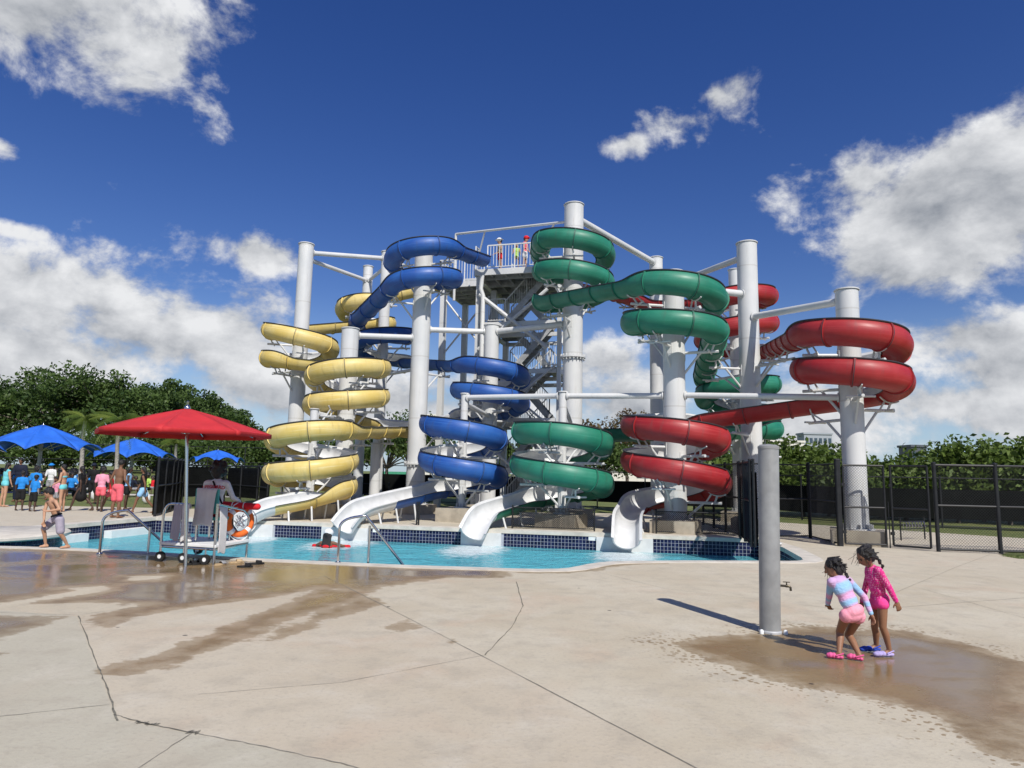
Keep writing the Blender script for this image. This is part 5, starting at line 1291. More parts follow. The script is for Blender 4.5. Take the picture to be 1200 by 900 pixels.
    if bunlen:
        pts = bunlen; tb = MB()
        for q in range(len(pts) - 1):
            a, c = Vector(pts[q]), Vector(pts[q + 1]); m = max(2, int((c - a).length / (.026 * hs)))
            for i in range(m):
                u = i / m; p = a.lerp(c, u); ph = (q * m + i); r0 = .031 * hs * (1 - .55 * (q + u) / (len(pts) - 1)); sw_ = hr * (.010 * hs * (1 if ph % 2 else -1)); tb.ell(p + sw_, [Vector((r0, 0, 0)), Vector((0, r0, 0)), Vector((0, 0, r0))], 8, 6)
        link('braid', remeshed(tb, 'braid', voxel * .8, off, 1), hairmat, th, off)
    inf = .010 * k
    if top:
        kind, mt = top; c = MB()
        if kind == 'band': c.ell(J['neck'].lerp(J['pelvis'], .34), [rt * (.158 * k * w + inf), fw * (.108 * k * w + inf * 1.6), up * .07 * k])
        else:
            torso(c, inf, low=(kind != 'crop'))
            fr = dict(long=.97, tee=.42, vest=0, dress=.3, crop=.97, tank=0)[kind]
            if fr:
                for s in 'LR': arm(c, s, inf * .8, fr)
        if kind == 'dress':
            pl = J['pelvis']; c.cap(pl, .15 * k, pl - Vector((0, 0, 1)) * .36 * k, .21 * k)
        cm = remeshed(c, 'top', voxel, off, 3)
        if mt == 'stripe_rash':
            at = cm.attributes.new('along', 'FLOAT', 'POINT'); A = J['neck']; Bp = J['pelvis']; vals = []
            for v in cm.vertices:
                x = Vector(v.co) + off; best = None
                for s in 'LR':
                    for p, q, o0, o1 in ((J['sh' + s], J['el' + s], .05, .5), (J['el' + s], J['wr' + s], .5, 1.)):
                        t = max(0, min(1, (x - p).dot(q - p) / (q - p).length_squared)); dd = (x - p.lerp(q, t)).length - .04 * k
                        if best is None or dd < best[0]: best = (dd, o0 + (o1 - o0) * t)
                t = max(0, min(1, (x - A).dot(Bp - A) / (Bp - A).length_squared)); dd = (x - A.lerp(Bp, t)).length - .115 * k
                vals.append(best[1] if best[0] < dd else t * .95)
            at.data.foreach_set('value', vals)
        link('top', cm, mt, th, off)
    if bottom:
        kind, mt = bottom; c = MB(); inf2 = inf * 1.25
        c.ell(J['pelvis'], [rt * (.158 * k * w + inf2), fw * (.118 * k * w + inf2), up * (.10 * k + inf2)])
        fr = dict(shorts=.24, trunks=.40, brief=.02, pants=.96)[kind]; c.ell(hm_ - fw * .012 * k, [rt * (.142 * k * w + inf2), fw * (.112 * k * w + inf2), up * (.09 * k + inf2)])
        for s in 'LR':
            c.cap(J['pelvis'].lerp(J['hip' + s], .6), .086 * k * w + inf2, J['hip' + s], (.078 if kind == 'brief' else .086) * k * w + inf2); leg(c, s, inf2 * (1.8 if kind in ('trunks', 'shorts') else 1), fr)
        link('shorts' if kind != 'brief' else 'swim_bottom', remeshed(c, 'shorts', voxel, off, 3 if kind != 'brief' else 9), mt, th, off)
        if kind == 'trunks' and mt == 'c_lav':
            c = MB(); c.ell(J['pelvis'] + up * .06 * k, [rt * (.160 * k * w + inf2 * 1.2), fw * (.120 * k * w + inf2 * 1.2), up * .045 * k]); link('waistband', remeshed(c, 'waistband', voxel, off, 2), 'c_black', th, off)
    if shoes:
        for s, mt in (('L', shoes[0]), ('R', shoes[-1])):
            c = MB(); an, to = J['an' + s], J['toe' + s]; d = (to - an); d.z = 0; d.normalize(); sd = Vector((-d.y, d.x, 0)); zt = to.z - .002
            heel = Vector((an.x, an.y, zt)) - d * .05 * k; L = (Vector((to.x, to.y, zt)) - heel).length + .03 * k
            for u, wd, hh in ((.10, .040, .034), (.32, .044, .030), (.55, .050, .044), (.78, .054, .044), (.90, .046, .036)):
                c.ell(heel + d * L * u + Vector((0, 0, hh * k * .72)), [d * L * .17, sd * wd * k * 1.15, Vector((0, 0, hh * k))], 12, 8)
            sh = link('shoe', remeshed(c, 'shoe', min(voxel, .005), off, 7), mt, th, off)
            c = MB(); c.tube([heel + d * L * .42 + sd * .056 * k + Vector((0, 0, .045 * k)), heel - d * .004 + sd * .02 * k + Vector((0, 0, .075 * k)), heel - d * .004 - sd * .02 * k + Vector((0, 0, .075 * k)), heel + d * L * .42 - sd * .056 * k + Vector((0, 0, .045 * k))], .010 * k, 8); c.build('strap', mt, sh)
    if hat:
        c = MB(); c.ell(hc + hup * .05 * hs, [hr * .104 * hs, fd * .112 * hs, hup * .094 * hs], 16, 10)
        if hat[0] == 'sun': c.ell(hc + hup * .055 * hs, [hr * .17 * hs, fd * .18 * hs, hup * .012 * hs], 16, 6)
        if hat[0] == 'cap': c.ell(hc + hup * .055 * hs + fd * .12 * hs, [hr * .07 * hs, fd * .08 * hs, hup * .010 * hs], 12, 6)
        link('hat', remeshed(c, 'hat', voxel * .8, off, 2), hat[1], th, off)
    return th
def fk(xy, H, yaw, z=0., lean=.05, hip=(0, 0), knee=(.05, .05), abd=.06, sh=(.1, .1), shab=.18, elb=(.25, .25), headp=.1, sit=False, kid=0.):
    F = Vector((math.cos(yaw), math.sin(yaw), 0)); U = Vector((0, 0, 1)); Rr = F.cross(U); k = H / 1.75; leg_ = (1 - .10 * kid)
    p = Vector((0, 0, 0)); up = U * math.cos(lean) + F * math.sin(lean); J = dict(pelvis=p); tl = .305 * H * (1 + .03 * kid); J['neck'] = p + up * tl
    J['head'] = J['neck'] + (up * math.cos(headp) + F * math.sin(headp)) * .105 * H * (1 + .38 * kid) * .95
    for i, (s, sg) in enumerate((('L', -1), ('R', 1))):
        J['sh' + s] = J['neck'] - up * .035 * H + Rr * sg * .108 * H; a = sh[i]; ba = shab
        d = (-up * math.cos(a) + F * math.sin(a)) * math.cos(ba) + Rr * sg * math.sin(ba); J['el' + s] = J['sh' + s] + d * .165 * H
        a2 = a + elb[i]; d = (-up * math.cos(a2) + F * math.sin(a2)) * math.cos(ba * .4) + Rr * sg * math.sin(ba * .4); J['wr' + s] = J['el' + s] + d * .145 * H; J['ha' + s] = J['wr' + s] + d * .05 * H
        J['hip' + s] = p - up * .02 * H + Rr * sg * .052 * H; a = hip[i]; d = (-U * math.cos(a) + F * math.sin(a)) * math.cos(abd) + Rr * sg * math.sin(abd); J['kn' + s] = J['hip' + s] + d * .245 * H * leg_
        a2 = a - knee[i]; d = (-U * math.cos(a2) + F * math.sin(a2)) * math.cos(abd * .5) + Rr * sg * math.sin(abd * .5); J['an' + s] = J['kn' + s] + d * .235 * H * leg_
        f = F * math.cos(min(a2, 0) * .6) + U * 0; J['toe' + s] = J['an' + s] + F * .115 * H * math.cos(max(0, -a2)) - U * (.035 * H + .08 * H * max(0, math.sin(-a2)))
    lo = min(min(v.z for v in J.values()) - .006 * k, (J['pelvis'].z - .12 * k) if sit else 9)
    dz = z - lo; return {a: b + Vector((xy[0], xy[1], dz)) for a, b in J.items()}, k
def pj(s0, d):      # joints from picture positions and depth offsets
    return {a: P(x, y, s0 + ds) for a, (x, y, ds) in d.items()}
# girl in the striped rash guard, crouching towards the tap
s0 = G(985, 774).y / raydir(985, 774)[1] + .04
ga = pj(s0, dict(head=(976, 665.5, .16), neck=(981.5, 677, .10), shL=(974, 682, .06), shR=(994, 680, .16), elL=(972, 697, .14), wrL=(970, 708, .22), haL=(973, 714, .24), elR=(1013, 700, .14), wrR=(1021, 720, .08), haR=(1024.5, 730, .05),
               pelvis=(1000, 716, .0), hipL=(992, 721, -.02), hipR=(1006, 722, .03), knL=(984, 740, .12), knR=(994, 744, .16), anL=(983.5, 768.5, .0), anR=(1007, 770.5, -.04), toeL=(972, 774, .03), toeR=(996, 777, .0)))
def ground_feet(j, k):
    for s in 'LR': j['toe' + s].z = .012; j['an' + s].z = max(j['an' + s].z, .055)
ground_feet(ga, .6)
fA = Vector((-.80, .55, -.22))
braidA = [ga['head'] + Vector((.045, -.05, .035)), ga['head'] + Vector((.075, -.06, -.02)), ga['head'] + Vector((.105, -.06, -.07)), ga['head'] + Vector((.14, -.06, -.115))]
person(ga, .60, 'crouching girl in a striped pink and blue rash guard beside the tap post', 'skin_kid', ('crop', 'stripe_rash'), ('brief', 'c_rose'), voxel=.0055, face=fA, kid=.80, hair='braid', fingers=True, shoes=('c_croc',), slim=1.06, bunlen=braidA, curl=.45, base=0.)
s1 = G(1030, 770).y / raydir(1030, 770)[1] + .06
gb = pj(s1, dict(head=(1013.5, 652, -.02), neck=(1021, 664, .0), shL=(1030, 669, -.09), shR=(1020, 668, .12), elL=(1042, 689, -.10), wrL=(1050.5, 705, -.12), haL=(1054, 714, -.13), elR=(1014, 690, .20), wrR=(1010, 706, .16), haR=(1009, 714, .14),
               pelvis=(1031, 701, .02), hipL=(1034, 706, -.04), hipR=(1026, 706, .08), knL=(1034.5, 735, -.05), knR=(1025, 735, .10), anL=(1042.5, 764, -.04), anR=(1027, 759, .14), toeL=(1027, 771.5, -.06), toeR=(1011, 764, .12)))
ground_feet(gb, .6)
fB = Vector((-.85, -.12, -.52))
braidB = [gb['head'] + Vector((.085, .03, .02)), gb['head'] + Vector((.125, .02, -.015)), gb['head'] + Vector((.155, .0, -.08)), gb['head'] + Vector((.165, 0, -.12))]
person(gb, .60, 'standing girl in a pink dotted rash guard looking down', 'skin_kid', ('long', 'dot_rash'), ('brief', 'c_hot'), voxel=.0055, face=fB, kid=.80, hair='braid', fingers=True, shoes=('c_lilac', 'c_cobalt'), slim=1.02, bunlen=braidB, curl=.45, base=0.)
# boy at the pool edge
s2 = G(66, 642.5).y / raydir(66, 642.5)[1]
by = pj(s2, dict(head=(57.5, 577.5, 0), neck=(60.5, 585, 0), shL=(65.5, 588, -.12), shR=(55.5, 588.5, .1), elL=(70, 597, -.18), wrL=(57, 599, -.24), haL=(50.5, 598, -.24), elR=(52, 600, .02), wrR=(51.5, 611, -.08), haR=(51.5, 615, -.08),
               pelvis=(67, 606.5, 0), hipL=(70, 609, -.07), hipR=(63.5, 609, .06), knL=(71, 626, -.14), knR=(50.5, 619.5, -.02), anL=(79, 641, -.02), anR=(53.5, 638.5, .05), toeL=(70, 644, -.12), toeR=(46, 642, .0)))
for s in 'LR': by['toe' + s].z = .012; by['an' + s].z = .06
person(by, .80, 'shirtless boy in grey swim trunks stepping along the pool edge', 'skin_tan', None, ('trunks', 'c_lav'), voxel=.010, face=Vector((-.95, -.3, 0)), kid=.32, hair='short', fingers=True, slim=.9, base=0.)

# ------------------------------------------------------------------ lifeguard stand
def lstand():
    gA = G(250, 662); gB = G(288.5, 653.5); gC = G(187, 657.5); gD = gC + (gB - gA)
    ctr = (gA + gB + gC + gD) / 4; th = thing('lifeguard_stand', (ctr.x, ctr.y, 0), 'wheeled steel lifeguard stand with white platform under the red umbrella', 'lifeguard stand')
    zp = .30; ztop_ = 1.02; X = (gA - gC); Yv = (gB - gA); W = X.length; D = Yv.length; x = X.normalized(); y = Yv.normalized()
    def Q(u, v, z): return gC + x * u + y * v + Vector((0, 0, z))
    for v in (0, D):          # each end: an arched side tube
        pts = [Q(0, v, .0 if v else .09), Q(0, v, .75)] + [Q(.16 * (1 - math.cos(a)), v, .75 + .22 * math.sin(a)) for a in np.linspace(.3, math.pi / 2, 5)] + [Q(.52, v, .97)]
        mb = MB(); mb.tube(pts, .022, 10); mb.build('arm_rail', 'steel', th)
        mb = MB(); mb.tube([Q(W, v, 0), Q(W, v, 1.0 if v == 0 else .72)], .022, 10); mb.build('leg', 'steel', th)
        mb = MB(); mb.tube([Q(0, v, zp - .05), Q(W, v, zp - .05)], .022, 10); mb.build('rail', 'steel', th)
    for u in (0, W):
        mb = MB(); mb.tube([Q(u, 0, zp - .05), Q(u, D, zp - .05)], .022, 10); mb.build('rail', 'steel', th)
    mb = MB(); mb.tube([Q(W, D, .72), Q(W, D * .8, .86), Q(W, 0.05, .98)], .02, 10); mb.build('side_rail', 'steel', th)
    mb = MB(); M = Matrix((x, y, Vector((0, 0, 1)))).transposed(); mb.box(Q(W / 2, D / 2, zp), (W + .06, D + .04, .05), M=M); pf = mb.build('platform', 'ledge_white', th, smooth=False)
    bv = pf.modifiers.new('b', 'BEVEL'); bv.width = .008; bv.segments = 2
    sx, sy = W * .62, D * .52
    mb = MB(); mb.box(Q(sx, sy, .72), (.50, .46, .05), M=M); mb.build('seat', 'c_teal', th, smooth=False)
    mb = MB(); bc = Q(sx, sy - .25, 1.02); mb.box(bc, (.48, .04, .42), M=M); mb.build('backrest', 'c_teal', th, smooth=False)
    for du in (-.22, .22):
        for dv in (-.2, .2):
            mb = MB(); mb.tube([Q(sx + du, sy + dv, zp + .02), Q(sx + du, sy + dv, .70)], .02, 8); mb.build('seat_leg', 'steel', th)
    for u, v in ((.03, -.03), (W - .14, -.05), (.03, D + .02), (W * .45, -.02)):
        mb = MB(); c = Q(u, v, .085); mb.tube([c - y * .028, c + y * .028], .083, 18); wh = mb.build('wheel', 'rubber', th)
        mb = MB(); mb.tube([c - y * .031, c + y * .031], .035, 12); mb.build('hub', 'ledge_white', wh)
        mb = MB(); mb.tube([c, c + Vector((0, 0, zp - .12))], .014, 8); mb.build('axle_bracket', 'steel', th)
    # towels
    def towel(label, path, wdir, wd, mat, fold=.015, seed=1):
        rr = random.Random(seed); mb = MB(); n = 9; m = len(path); ph = rr.uniform(0, 6)
        for i, p in enumerate(path):
            for j in range(n): u = j / (n - 1) - .5; o = y * fold * math.sin(j * 1.9 + ph + i * .35) * (i / m + .4); mb.v.append(tuple(Vector(p) + wdir * (u * wd * (1 - .10 * math.sin(i))) + o + Vector((0, 0, -.02 * math.sin(j * .8 + ph) * (i in (0, m - 1))))))
        mb.f = [(i * n + j, i * n + j + 1, (i + 1) * n + j + 1, (i + 1) * n + j) for i in range(m - 1) for j in range(n - 1)]; mb.mi = [0] * len(mb.f)
        o = mb.build('towel', mat, None, org=path[-1]); md = o.modifiers.new('t', 'SOLIDIFY'); md.thickness = .014; sb = o.modifiers.new('s', 'SUBSURF'); sb.levels = 1; sb.render_levels = 2
        tag(o, label, 'towel')
    a = Q(sx, sy - .275, 1.27); towel('white towel draped over the lifeguard chair back', [Q(sx - .02, sy - .29 - .05, .60), Q(sx - .02, sy - .31, .80), Q(sx, sy - .31, 1.05), Q(sx, sy - .295, 1.22), Q(sx, sy - .25, 1.26), Q(sx, sy - .20, 1.20), Q(sx, sy - .20, 1.1)], x, .44, 'towel', seed=3)
    towel('long grey towel hanging from the stand arm rail', [Q(.30, -.05, .36), Q(.31, -.045, .6), Q(.33, -.04, .85), Q(.35, -.03, .985), Q(.35, .02, 1.0), Q(.35, .04, .9), Q(.35, .05, .7)], x, .20, 'towel_grey', seed=5)
    towel('pale towel hanging beside the grey one on the arm rail', [Q(.50, -.06, .34), Q(.50, -.05, .6), Q(.49, -.045, .85), Q(.48, -.03, .985), Q(.48, .02, 1.0), Q(.48, .04, .9)], x, .16, 'towel', seed=8)
    towel('white towel hanging low from the stand corner leg', [Q(W + .03, .18, .16), Q(W + .035, .18, .4), Q(W + .03, .18, .7), Q(W + .02, .18, .93), Q(W - .02, .18, .985), Q(W - .05, .18, .9)], y, .24, 'towel', seed=9)
    mb = MB(); 
    for i in range(3): mb.ell(Q(.42, .10, zp + .06 + .05 * i), [x * (.13 - .02 * i), y * (.10), Vector((0, 0, .045))], 14, 8)
    o = mb.build('towel', 'towel', None, org=Q(.42, .10, zp + .03)); tag(o, 'crumpled white towel heaped on the stand platform', 'towel')
    # lifeguard seen from behind, seated
    yaw = math.atan2(y.y, y.x) + .12; J, k = fk(V2(Q(sx, sy - .02, 0)), 1.70, yaw, z=.74, lean=.08, hip=(1.45, 1.35), knee=(1.35, 1.25), abd=.10, sh=(.35, .45), shab=.28, elb=(.9, .8), sit=False)
    dz = .745 + .115 - J['pelvis'].z; J = {a: b + Vector((0, 0, dz)) for a, b in J.items()}
    lg = person(J, k, 'seated lifeguard in a white long-sleeved shirt with red lettering', 'skin_brown', ('long', 'c_white'), ('trunks', 'c_red'), voxel=.011, hair='curly', fingers=True, base=.3)
    bk_ = J['neck'].lerp(J['pelvis'], .22); fwd = Vector((math.cos(yaw), math.sin(yaw), 0)); rgt = fwd.cross(Vector((0, 0, 1)))
    cu = bpy.data.curves.new('lettering', 'FONT'); cu.body = 'LIFEGUARD'; cu.align_x = 'CENTER'; cu.size = .078; cu.extrude = .002; cu.offset = .002
    to = bpy.data.objects.new('lettering_tmp', cu); COL.objects.link(to); dg = bpy.context.evaluated_depsgraph_get(); tm = bpy.data.meshes.new_from_object(to.evaluated_get(dg)); bpy.data.objects.remove(to)
    upv = (J['neck'] - J['pelvis']).normalized(); tm.materials.clear()
    for v in tm.vertices:
        c = v.co.copy(); hx = c.x / .2; v.co = bk_ + rgt * c.x * 1.0 + upv * (c.y - .02 - .02 * hx * hx) - fwd * (.146 * k - .028 * hx * hx + c.z) - ORG[lg.name]
    link('lettering', tm, 'c_red', lg, ORG[lg.name])
    mb = MB(); cc = bk_ - fwd * (.140 * k) - upv * .065; mb.box(cc, (.05, .008, .018), yaw - math.pi / 2); mb.box(cc, (.018, .009, .05), yaw - math.pi / 2); mb.build('cross_emblem', 'c_red', lg, smooth=False)
    mb = MB(); st = [J['neck'] - rgt * .05 + fwd * .03 + upv * .02]; 
    for t in np.linspace(0, 1, 7): st.append(J['neck'].lerp(J['pelvis'], .02 + t * .8) + rgt * (-.02 + .20 * t) - fwd * (.125 * k * (1 - .25 * t)))
    mb.tube(st[1:], .016, 6); mb.build('shoulder_strap', 'c_black', lg)
    # rescue tube across the lap
    c = J['knR'] * .35 + J['pelvis'] * .65 + fwd * .12 + Vector((0, 0, .13)); mb = MB(); a = c - rgt * .20; b = c + rgt * .62 - Vector((0, 0, .03))
    mb.cap(a, .065, b, .06, 14, 4); o = thing('rescue_tube', a, "red rescue tube lying across the lifeguard's lap", 'rescue tube'); mb.build('float', 'c_red', o)
    
    for t_ in (.45, .7):
        mb = MB(); mb.tube([a.lerp(b, t_), a.lerp(b, t_ + .02)], .067, 14); mb.build('band', 'ledge_white', o)
    mb = MB(); mb.tube([a, a - rgt * .1 - Vector((0, 0, .1)), a - rgt * .05 - fwd * .1 - Vector((0, 0, .02))], .008, 6); mb.build('strap', 'c_black', o)
    # life ring on the corner
    c = P(281, 611, gB.y / raydir(281, 611)[1] - .12); nrm = Vector((.80, -.60, .05)).normalized(); u = Vector((0, 0, 1)); u = (u - nrm * u.dot(nrm)).normalized(); s = nrm.cross(u)
    lr = thing('life_ring', c - u * .28, 'orange life ring with white bands hung on the stand', 'life ring')
    mb = MB(); N = 40
    ring_ = [c + (u * math.cos(2 * math.pi * q / N) + s * math.sin(2 * math.pi * q / N)) * .225 for q in range(N + 1)]; mb.tube(ring_, .056, 14, caps=False); mb.build('ring', 'c_orange', lr)
    for q in range(4):
        a0 = math.pi / 4 + q * math.pi / 2; mb = MB(); mb.tube([c + (u * math.cos(a0 + t) + s * math.sin(a0 + t)) * .225 for t in (-.16, -.08, 0, .08, .16)], .059, 14); mb.build('band', 'ledge_white', lr)
    rp_ = []
    for q in range(33): a0 = math.pi / 4 + 2 * math.pi * q / 32; bul = .05 * abs(math.sin(2 * (a0 - math.pi / 4))); rp_.append(c + (u * math.cos(a0) + s * math.sin(a0)) * (.285 + bul) + nrm * .01)
    mb = MB(); mb.tube(rp_, .008, 6); mb.build('rope', 'ledge_white', lr)
    mb = MB(); rr = random.Random(4); pts = [c + u * rr.uniform(-.13, .13) + s * rr.uniform(-.12, .12) + nrm * rr.uniform(-.03, .03) for _ in range(26)]; mb.tube(pts, .009, 6); mb.build('coiled_rope', 'ledge_white', lr)
lstand()
# sandals left on the deck
def sandal(px, py, yaw, mat, label, L=.25, strap='c_black'):
    b = G(px, py); d = Vector((math.cos(yaw), math.sin(yaw), 0)); sd = Vector((-d.y, d.x, 0)); th = thing('sandal', b, label, 'sandal', 'footwear left by the stand')
    mb = MB()
    for z0 in (.003, .03):
        for k in range(16):
            a = 2 * math.pi * k / 16; r = (.5 * L) * math.cos(a); wd = .047 * (1 + .12 * math.cos(a)) * math.sin(a); mb.v.append(tuple(b + d * r + sd * wd + Vector((0, 0, z0))))
    mb.f = [tuple(range(15, -1, -1)), tuple(range(16, 32))] + [(k, (k + 1) % 16, 16 + (k + 1) % 16, 16 + k) for k in range(16)]; mb.mi = [0] * 18; mb.build('sole', mat, th)
    mb = MB(); pts = []
    for i in range(6):
        for j in range(9):
            t = -1 + 2 * j / 8; mb.v.append(tuple(b + d * (.0 + .018 * i) + sd * (.052 * t) + Vector((0, 0, .026 + .042 * (1 - t * t) * (1 - .05 * i)))))
    mb.f = [(i * 9 + j, i * 9 + j + 1, (i + 1) * 9 + j + 1, (i + 1) * 9 + j) for i in range(5) for j in range(8)]; mb.mi = [0] * 40
    o = mb.build('strap', strap, th); o.modifiers.new('t', 'SOLIDIFY').thickness = .006
sandal(223, 662, .9, 'rubber', 'black sandal under the stand beside its twin'); sandal(232, 661.5, 1.3, 'rubber', 'black sandal under the stand next to a wheel')
sandal(258, 662.5, 1.2, 'c_tan', 'grey-tan shoe at the foot of the stand leg', strap='c_grey'); sandal(277, 660, .5, 'c_tan', 'tan sandal lying on a pale cloth', strap='c_tan'); sandal(287, 665, .2, 'rubber', 'black slide sandal furthest out on the deck'); sandal(300, 661.5, .5, 'rubber', 'black slide sandal nearest the pool edge', .27)
# swimmer with red float
def swimmer():
    c = P(381, 640, 18.2); z = WATER_Z; xy = (c.x, c.y); yaw = R_(82)
    J, k = fk(xy, 1.62, yaw, lean=.35, hip=(-.5, -.4), knee=(.3, .3), sh=(1.15, 1.15), shab=.75, elb=(.15, .15), headp=-.25)
    dz = (z - .0) - J['neck'].lerp(J['pelvis'], .38).z; J = {a: b + Vector((0, 0, dz)) for a, b in J.items()}
    n = J['neck']; person(J, k, 'swimmer with a white cap leaning on a red float in the pool', 'skin_brown', ('band', 'c_red'), ('brief', 'c_red'), voxel=.013, hair='long', hat=('cap', 'c_white'), base=z - 1.0)
    o = thing('rescue_float', (xy[0], xy[1] + .35, z), 'long red float board held by the swimmer', 'float'); mb = MB(); mb.cap((c.x - .42, c.y + .42, z + .015), .05, (c.x + .55, c.y + .36, z + .015), .05, 12); mb.build('board', 'c_red', o)
    mb = MB(); mb.tube([(c.x + .05, c.y + .39, z + .015), (c.x + .1, c.y + .387, z + .015)], .053, 12); mb.build('band', 'ledge_white', o)
swimmer()
# ------------------------------------------------------------------ crowd at the left, people on the tower
def stand_(px, py, H, yaw, label, skin, top, bottom, kid=0., **kw):
    pk = {q: kw.pop(q) for q in list(kw) if q in ('lean', 'hip', 'knee', 'abd', 'sh', 'shab', 'elb', 'headp')}
    b = G(px, py); J, k = fk(V2(b), H, R_(yaw), z=.0, kid=kid, **pk); person(J, k, label, skin, top, bottom, voxel=.021, kid=kid, base=0., brow=False, **kw)
def bag(px, py, mat, label, z, r=.16):
    b = G(px, py); th = thing('bag', (b.x, b.y, z), label, 'bag'); mb = MB(); mb.ell((b.x, b.y, z + r), [Vector((r * .8, 0, 0)), Vector((0, r * .55, 0)), Vector((0, 0, r))], 14, 10); mb.build('sack', mat, th)
    mb = MB(); mb.tube([(b.x - r * .4, b.y, z + r * 1.8), (b.x, b.y, z + r * 2.7), (b.x + r * .4, b.y, z + r * 1.8)], .012, 6); mb.build('handle', mat, th)
bag(110, 586, 'towel', 'white bag on the grass beside the girl in coral shorts', 0., .24); bag(88, 584, 'c_black', 'black bag on the grass behind the woman in black', 0., .22); bag(171, 590, 'towel', 'white bag beside the girl in pale blue shorts', 0., .22)
walk = dict(hip=(.45, -.35), knee=(.2, .35), sh=(-.3, .35))
stand_(3, 594, 1.62, 60, 'woman in an aqua swimsuit beside the man in navy', 'skin_tan', ('tank', 'c_aqua'), ('brief', 'c_aqua'), hair='long')
stand_(20, 588, 1.82, 280, 'heavy man in a navy long-sleeved shirt facing the children', 'skin_brown', ('long', 'c_navy'), ('pants', 'c_navy'), slim=1.3, elb=(.9, .9))
stand_(22, 598.5, 1.36, 100, 'child in a blue shirt and dark shorts before the man in navy', 'skin_dark', ('tee', 'c_blue'), ('trunks', 'c_black'), kid=.3)
stand_(38, 594, 1.50, 95, 'tall child in a blue shirt beside the first blue shirt', 'skin_dark', ('tee', 'c_blue'), ('trunks', 'c_grey'), kid=.2, hair='curly')
stand_(37.5, 599.5, 1.22, 80, 'small child in a blue shirt with back turned', 'skin_dark', ('tee', 'c_blue'), ('trunks', 'c_black'), kid=.4)
stand_(57, 586, 1.62, 270, 'person in a bright blue sun hat', 'skin_brown', ('tee', 'c_white'), ('shorts', 'c_grey'), hat=('sun', 'c_blue'))
stand_(71, 600, 1.60, 190, 'woman in an aqua bikini behind the boy', 'skin_tan', ('band', 'c_aqua'), ('brief', 'c_aqua'), hair='pony', **dict(elb=(.9, .5)))
stand_(64, 597, 1.15, 250, 'child in a pale pink top behind the boy', 'skin_brown', ('tee', 'c_pink'), ('shorts', 'c_grey'), kid=.4)
stand_(93, 598.5, 1.58, 185, 'woman in a long black cover-up walking past the palm', 'skin_dark', ('dress', 'c_black'), None, hair='long', **walk)
stand_(107, 590, 1.66, 270, 'person in a dark cap and black shirt by the palm trunk', 'skin_dark', ('tee', 'c_black'), ('trunks', 'c_black'), hat=('cap', 'c_navy'))
stand_(116, 599.5, 1.52, 100, 'girl in a pale pink shirt and coral shorts seen from behind', 'skin_dark', ('tee', 'c_pink'), ('shorts', 'c_coral'), kid=.15, hair='curly', hip=(.2, -.2))
stand_(128, 598, 1.40, 200, 'child in red swimwear mid-step beside the shirtless man', 'skin_brown', ('tank', 'c_red'), ('shorts', 'c_coral'), kid=.25, **walk)
stand_(135, 607, 1.78, 70, 'shirtless man in coral swim trunks near the pool wall', 'skin_brown', None, ('trunks', 'c_coral'), sh=(-.2, -.1), elb=(.8, .8), shab=.3)
stand_(147, 597.5, 1.55, 20, 'girl in a sky blue top and black shorts', 'skin_dark', ('tank', 'c_sky'), ('shorts', 'c_black'), hair='long', kid=.1)
stand_(165.5, 601.5, 1.60, 200, 'girl with long black hair walking in pale blue shorts', 'skin_brown', ('tank', 'c_black'), ('shorts', 'c_sky'), hair='long', **walk)
seats = [(10, 580, 'c_black', 'in black between the aqua swimsuit and the man in navy'), (30, 578, 'c_navy', 'in navy behind the blue shirts'), (46, 582, 'c_white', 'in white under the umbrella pole'), (50, 576, 'c_lime', 'in lime behind the white shirt'), (62, 578, 'c_black', 'in black beside the blue sun hat'),
         (78, 579, 'c_black', 'in black next to the aqua bikini'), (82, 583, 'c_blue', 'in blue before the palm'), (87, 577, 'c_sky', 'in sky blue behind the black cover-up'), (99, 581, 'c_black', 'in black between palm and cover-up'), (104, 576, 'c_blue', 'in blue behind the dark cap'),
         (122, 579, 'c_sky', 'in sky blue behind the pale pink shirt'), (126, 584, 'c_black', 'in black beside the red swimwear'), (141, 579, 'c_black', 'in black behind the coral trunks'), (153, 580, 'c_navy', 'in navy by the second palm'), (158, 576, 'c_black', 'in black behind the pale blue shorts'),
         (172, 580, 'c_lime', 'in lime near the fence corner'), (178, 577, 'c_red', 'in red beside the lime shirt'), (70, 583, 'c_yell', 'in yellow in front of the black shirts'), (112, 584, 'c_white', 'in white before the dark cap'), (17, 575, 'c_blue', 'in blue far under the largest umbrella')]
for i, (px, py, mt, lb) in enumerate(seats):
    rr = random.Random(i * 3 + 1); b = G(px, py + 2); H = rr.uniform(1.35, 1.7); yaw = rr.uniform(200, 340); sk = rr.choice(['skin_dark', 'skin_brown', 'skin_dark'])
    J, k = fk(V2(b), H, R_(yaw), z=.0, lean=rr.uniform(-.1, .25), hip=(1.5 + rr.uniform(-.1, .3), 1.5 + rr.uniform(-.1, .3)), knee=(rr.uniform(.9, 1.9), rr.uniform(.9, 1.9)), abd=.3, sh=(.5, .6), shab=.3, elb=(.8, .6), sit=True)
    person(J, k, 'person seated on the ground ' + lb, sk, ('tee', mt), ('trunks', rr.choice(['c_black', 'c_grey', 'c_navy'])), voxel=.03, hair=rr.choice(['curly', 'short', 'long']), base=0., brow=False, group='crowd seated under the umbrellas')
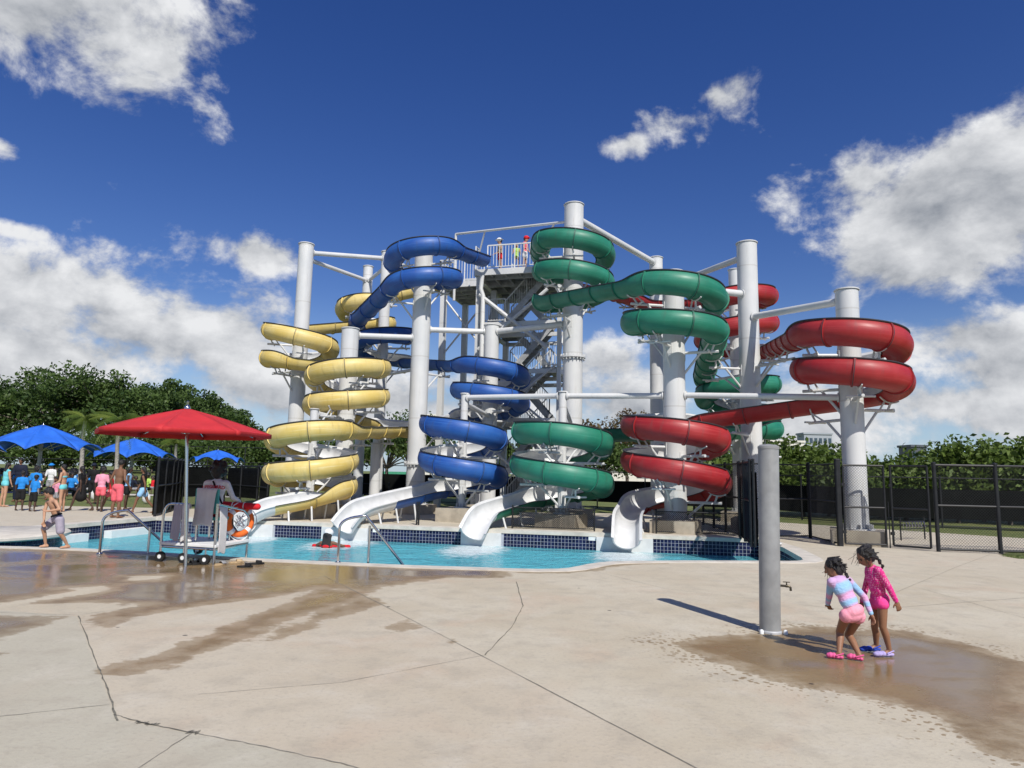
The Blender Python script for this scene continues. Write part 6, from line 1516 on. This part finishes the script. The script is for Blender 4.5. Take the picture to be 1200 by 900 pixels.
for i in range(22):
    rr = random.Random(i * 7 + 50); px = rr.uniform(-8, 178); b = G(px, rr.uniform(571, 577)); H = rr.uniform(1.4, 1.72); yaw = rr.uniform(0, 360)
    J, k = fk(V2(b), H, R_(yaw), z=.0, lean=rr.uniform(-.1, .25), hip=(1.5, 1.6), knee=(rr.uniform(.9, 1.9), rr.uniform(.9, 1.9)), abd=.3, sh=(.5, .6), shab=.3, elb=(.8, .6), sit=True)
    sk_ = rr.choice(['skin_dark', 'skin_brown']); cl_ = rr.choice(['black', 'black', 'navy', 'blue', 'sky', 'grey', 'white', 'lime'])
    person(J, k, 'small figure in a ' + cl_.replace('sky', 'sky blue') + ' shirt sitting on the grass far back in the crowd', sk_, ('tee', 'c_' + cl_), ('trunks', 'c_black'), voxel=.034, hair=rr.choice(['curly', 'short']), base=0., brow=False, group='crowd seated far back')
for u, v, H, yaw, lb, top, bt, hat in ((1.02, .35, 1.45, 200, 'person in a white sun hat at the platform railing', ('tank', 'c_tan'), ('shorts', 'c_red'), ('sun', 'c_white')), (1.75, .45, 1.22, 270, 'child in lime swimwear at the platform railing', ('tank', 'c_lime'), ('brief', 'c_grey'), None), (2.15, .4, 1.48, 330, 'person with a red cap at the platform railing', ('tank', 'c_coral'), ('shorts', 'c_white'), ('cap', 'c_red'))):
    q = TL(u, v, PZ); J, k = fk(V2(q), H, R_(yaw), z=PZ, kid=.1, elb=(.6, .9)); person(J, k, lb, 'skin_tan', top, bt, voxel=.022, base=PZ, hat=hat, brow=False)
q = TL(.5, 2.0, 8.4); J, k = fk(V2(q), 1.7, R_(0), z=8.4, sh=(.3, 1.1), elb=(.2, .3)); J = {a: b - Vector((0, 0, 2.1)) for a, b in J.items()}
q = TL(.5, 2.0, 4.2); J, k = fk(V2(q), 1.7, R_(0), z=4.2, sh=(.3, 1.1), elb=(.2, .3)); person(J, k, 'dark clad person on a tower stair landing', 'skin_dark', ('tee', 'c_black'), ('trunks', 'c_black'), voxel=.024, base=4.2, brow=False)
# ------------------------------------------------------------------ shrubs under the big trees
for i in range(12):
    px = -60 + 34 * i; s = 63 + (i % 3) * 1.5; b = P(px, 560, s); b.z = .9
    h = P(px, [502, 510, 498, 508, 512, 503, 510, 516, 508, 512, 516, 514][i], s).z - .9
    tree('shrub', b, h, 2.8, h * .5, 30, 3000, .32, 'leaf_oak' if i % 2 else 'leaf_mid', 'dark shrub below the big trees ' + ('beyond the blue umbrella past the frame', 'past the aqua swimsuit', 'behind the largest blue umbrella pole', 'between the umbrella pole and palm', 'behind the first palm trunk', 'between the two palms', 'behind the second palm trunk', 'behind the fence corner panel', 'behind the red umbrella pole', 'behind the seated lifeguard', 'beside the smallest blue umbrella', 'beside the yellow slide')[i], 700 + i, .08, .2, 'shrubs below the big trees', cr=1.0, flat=.8)
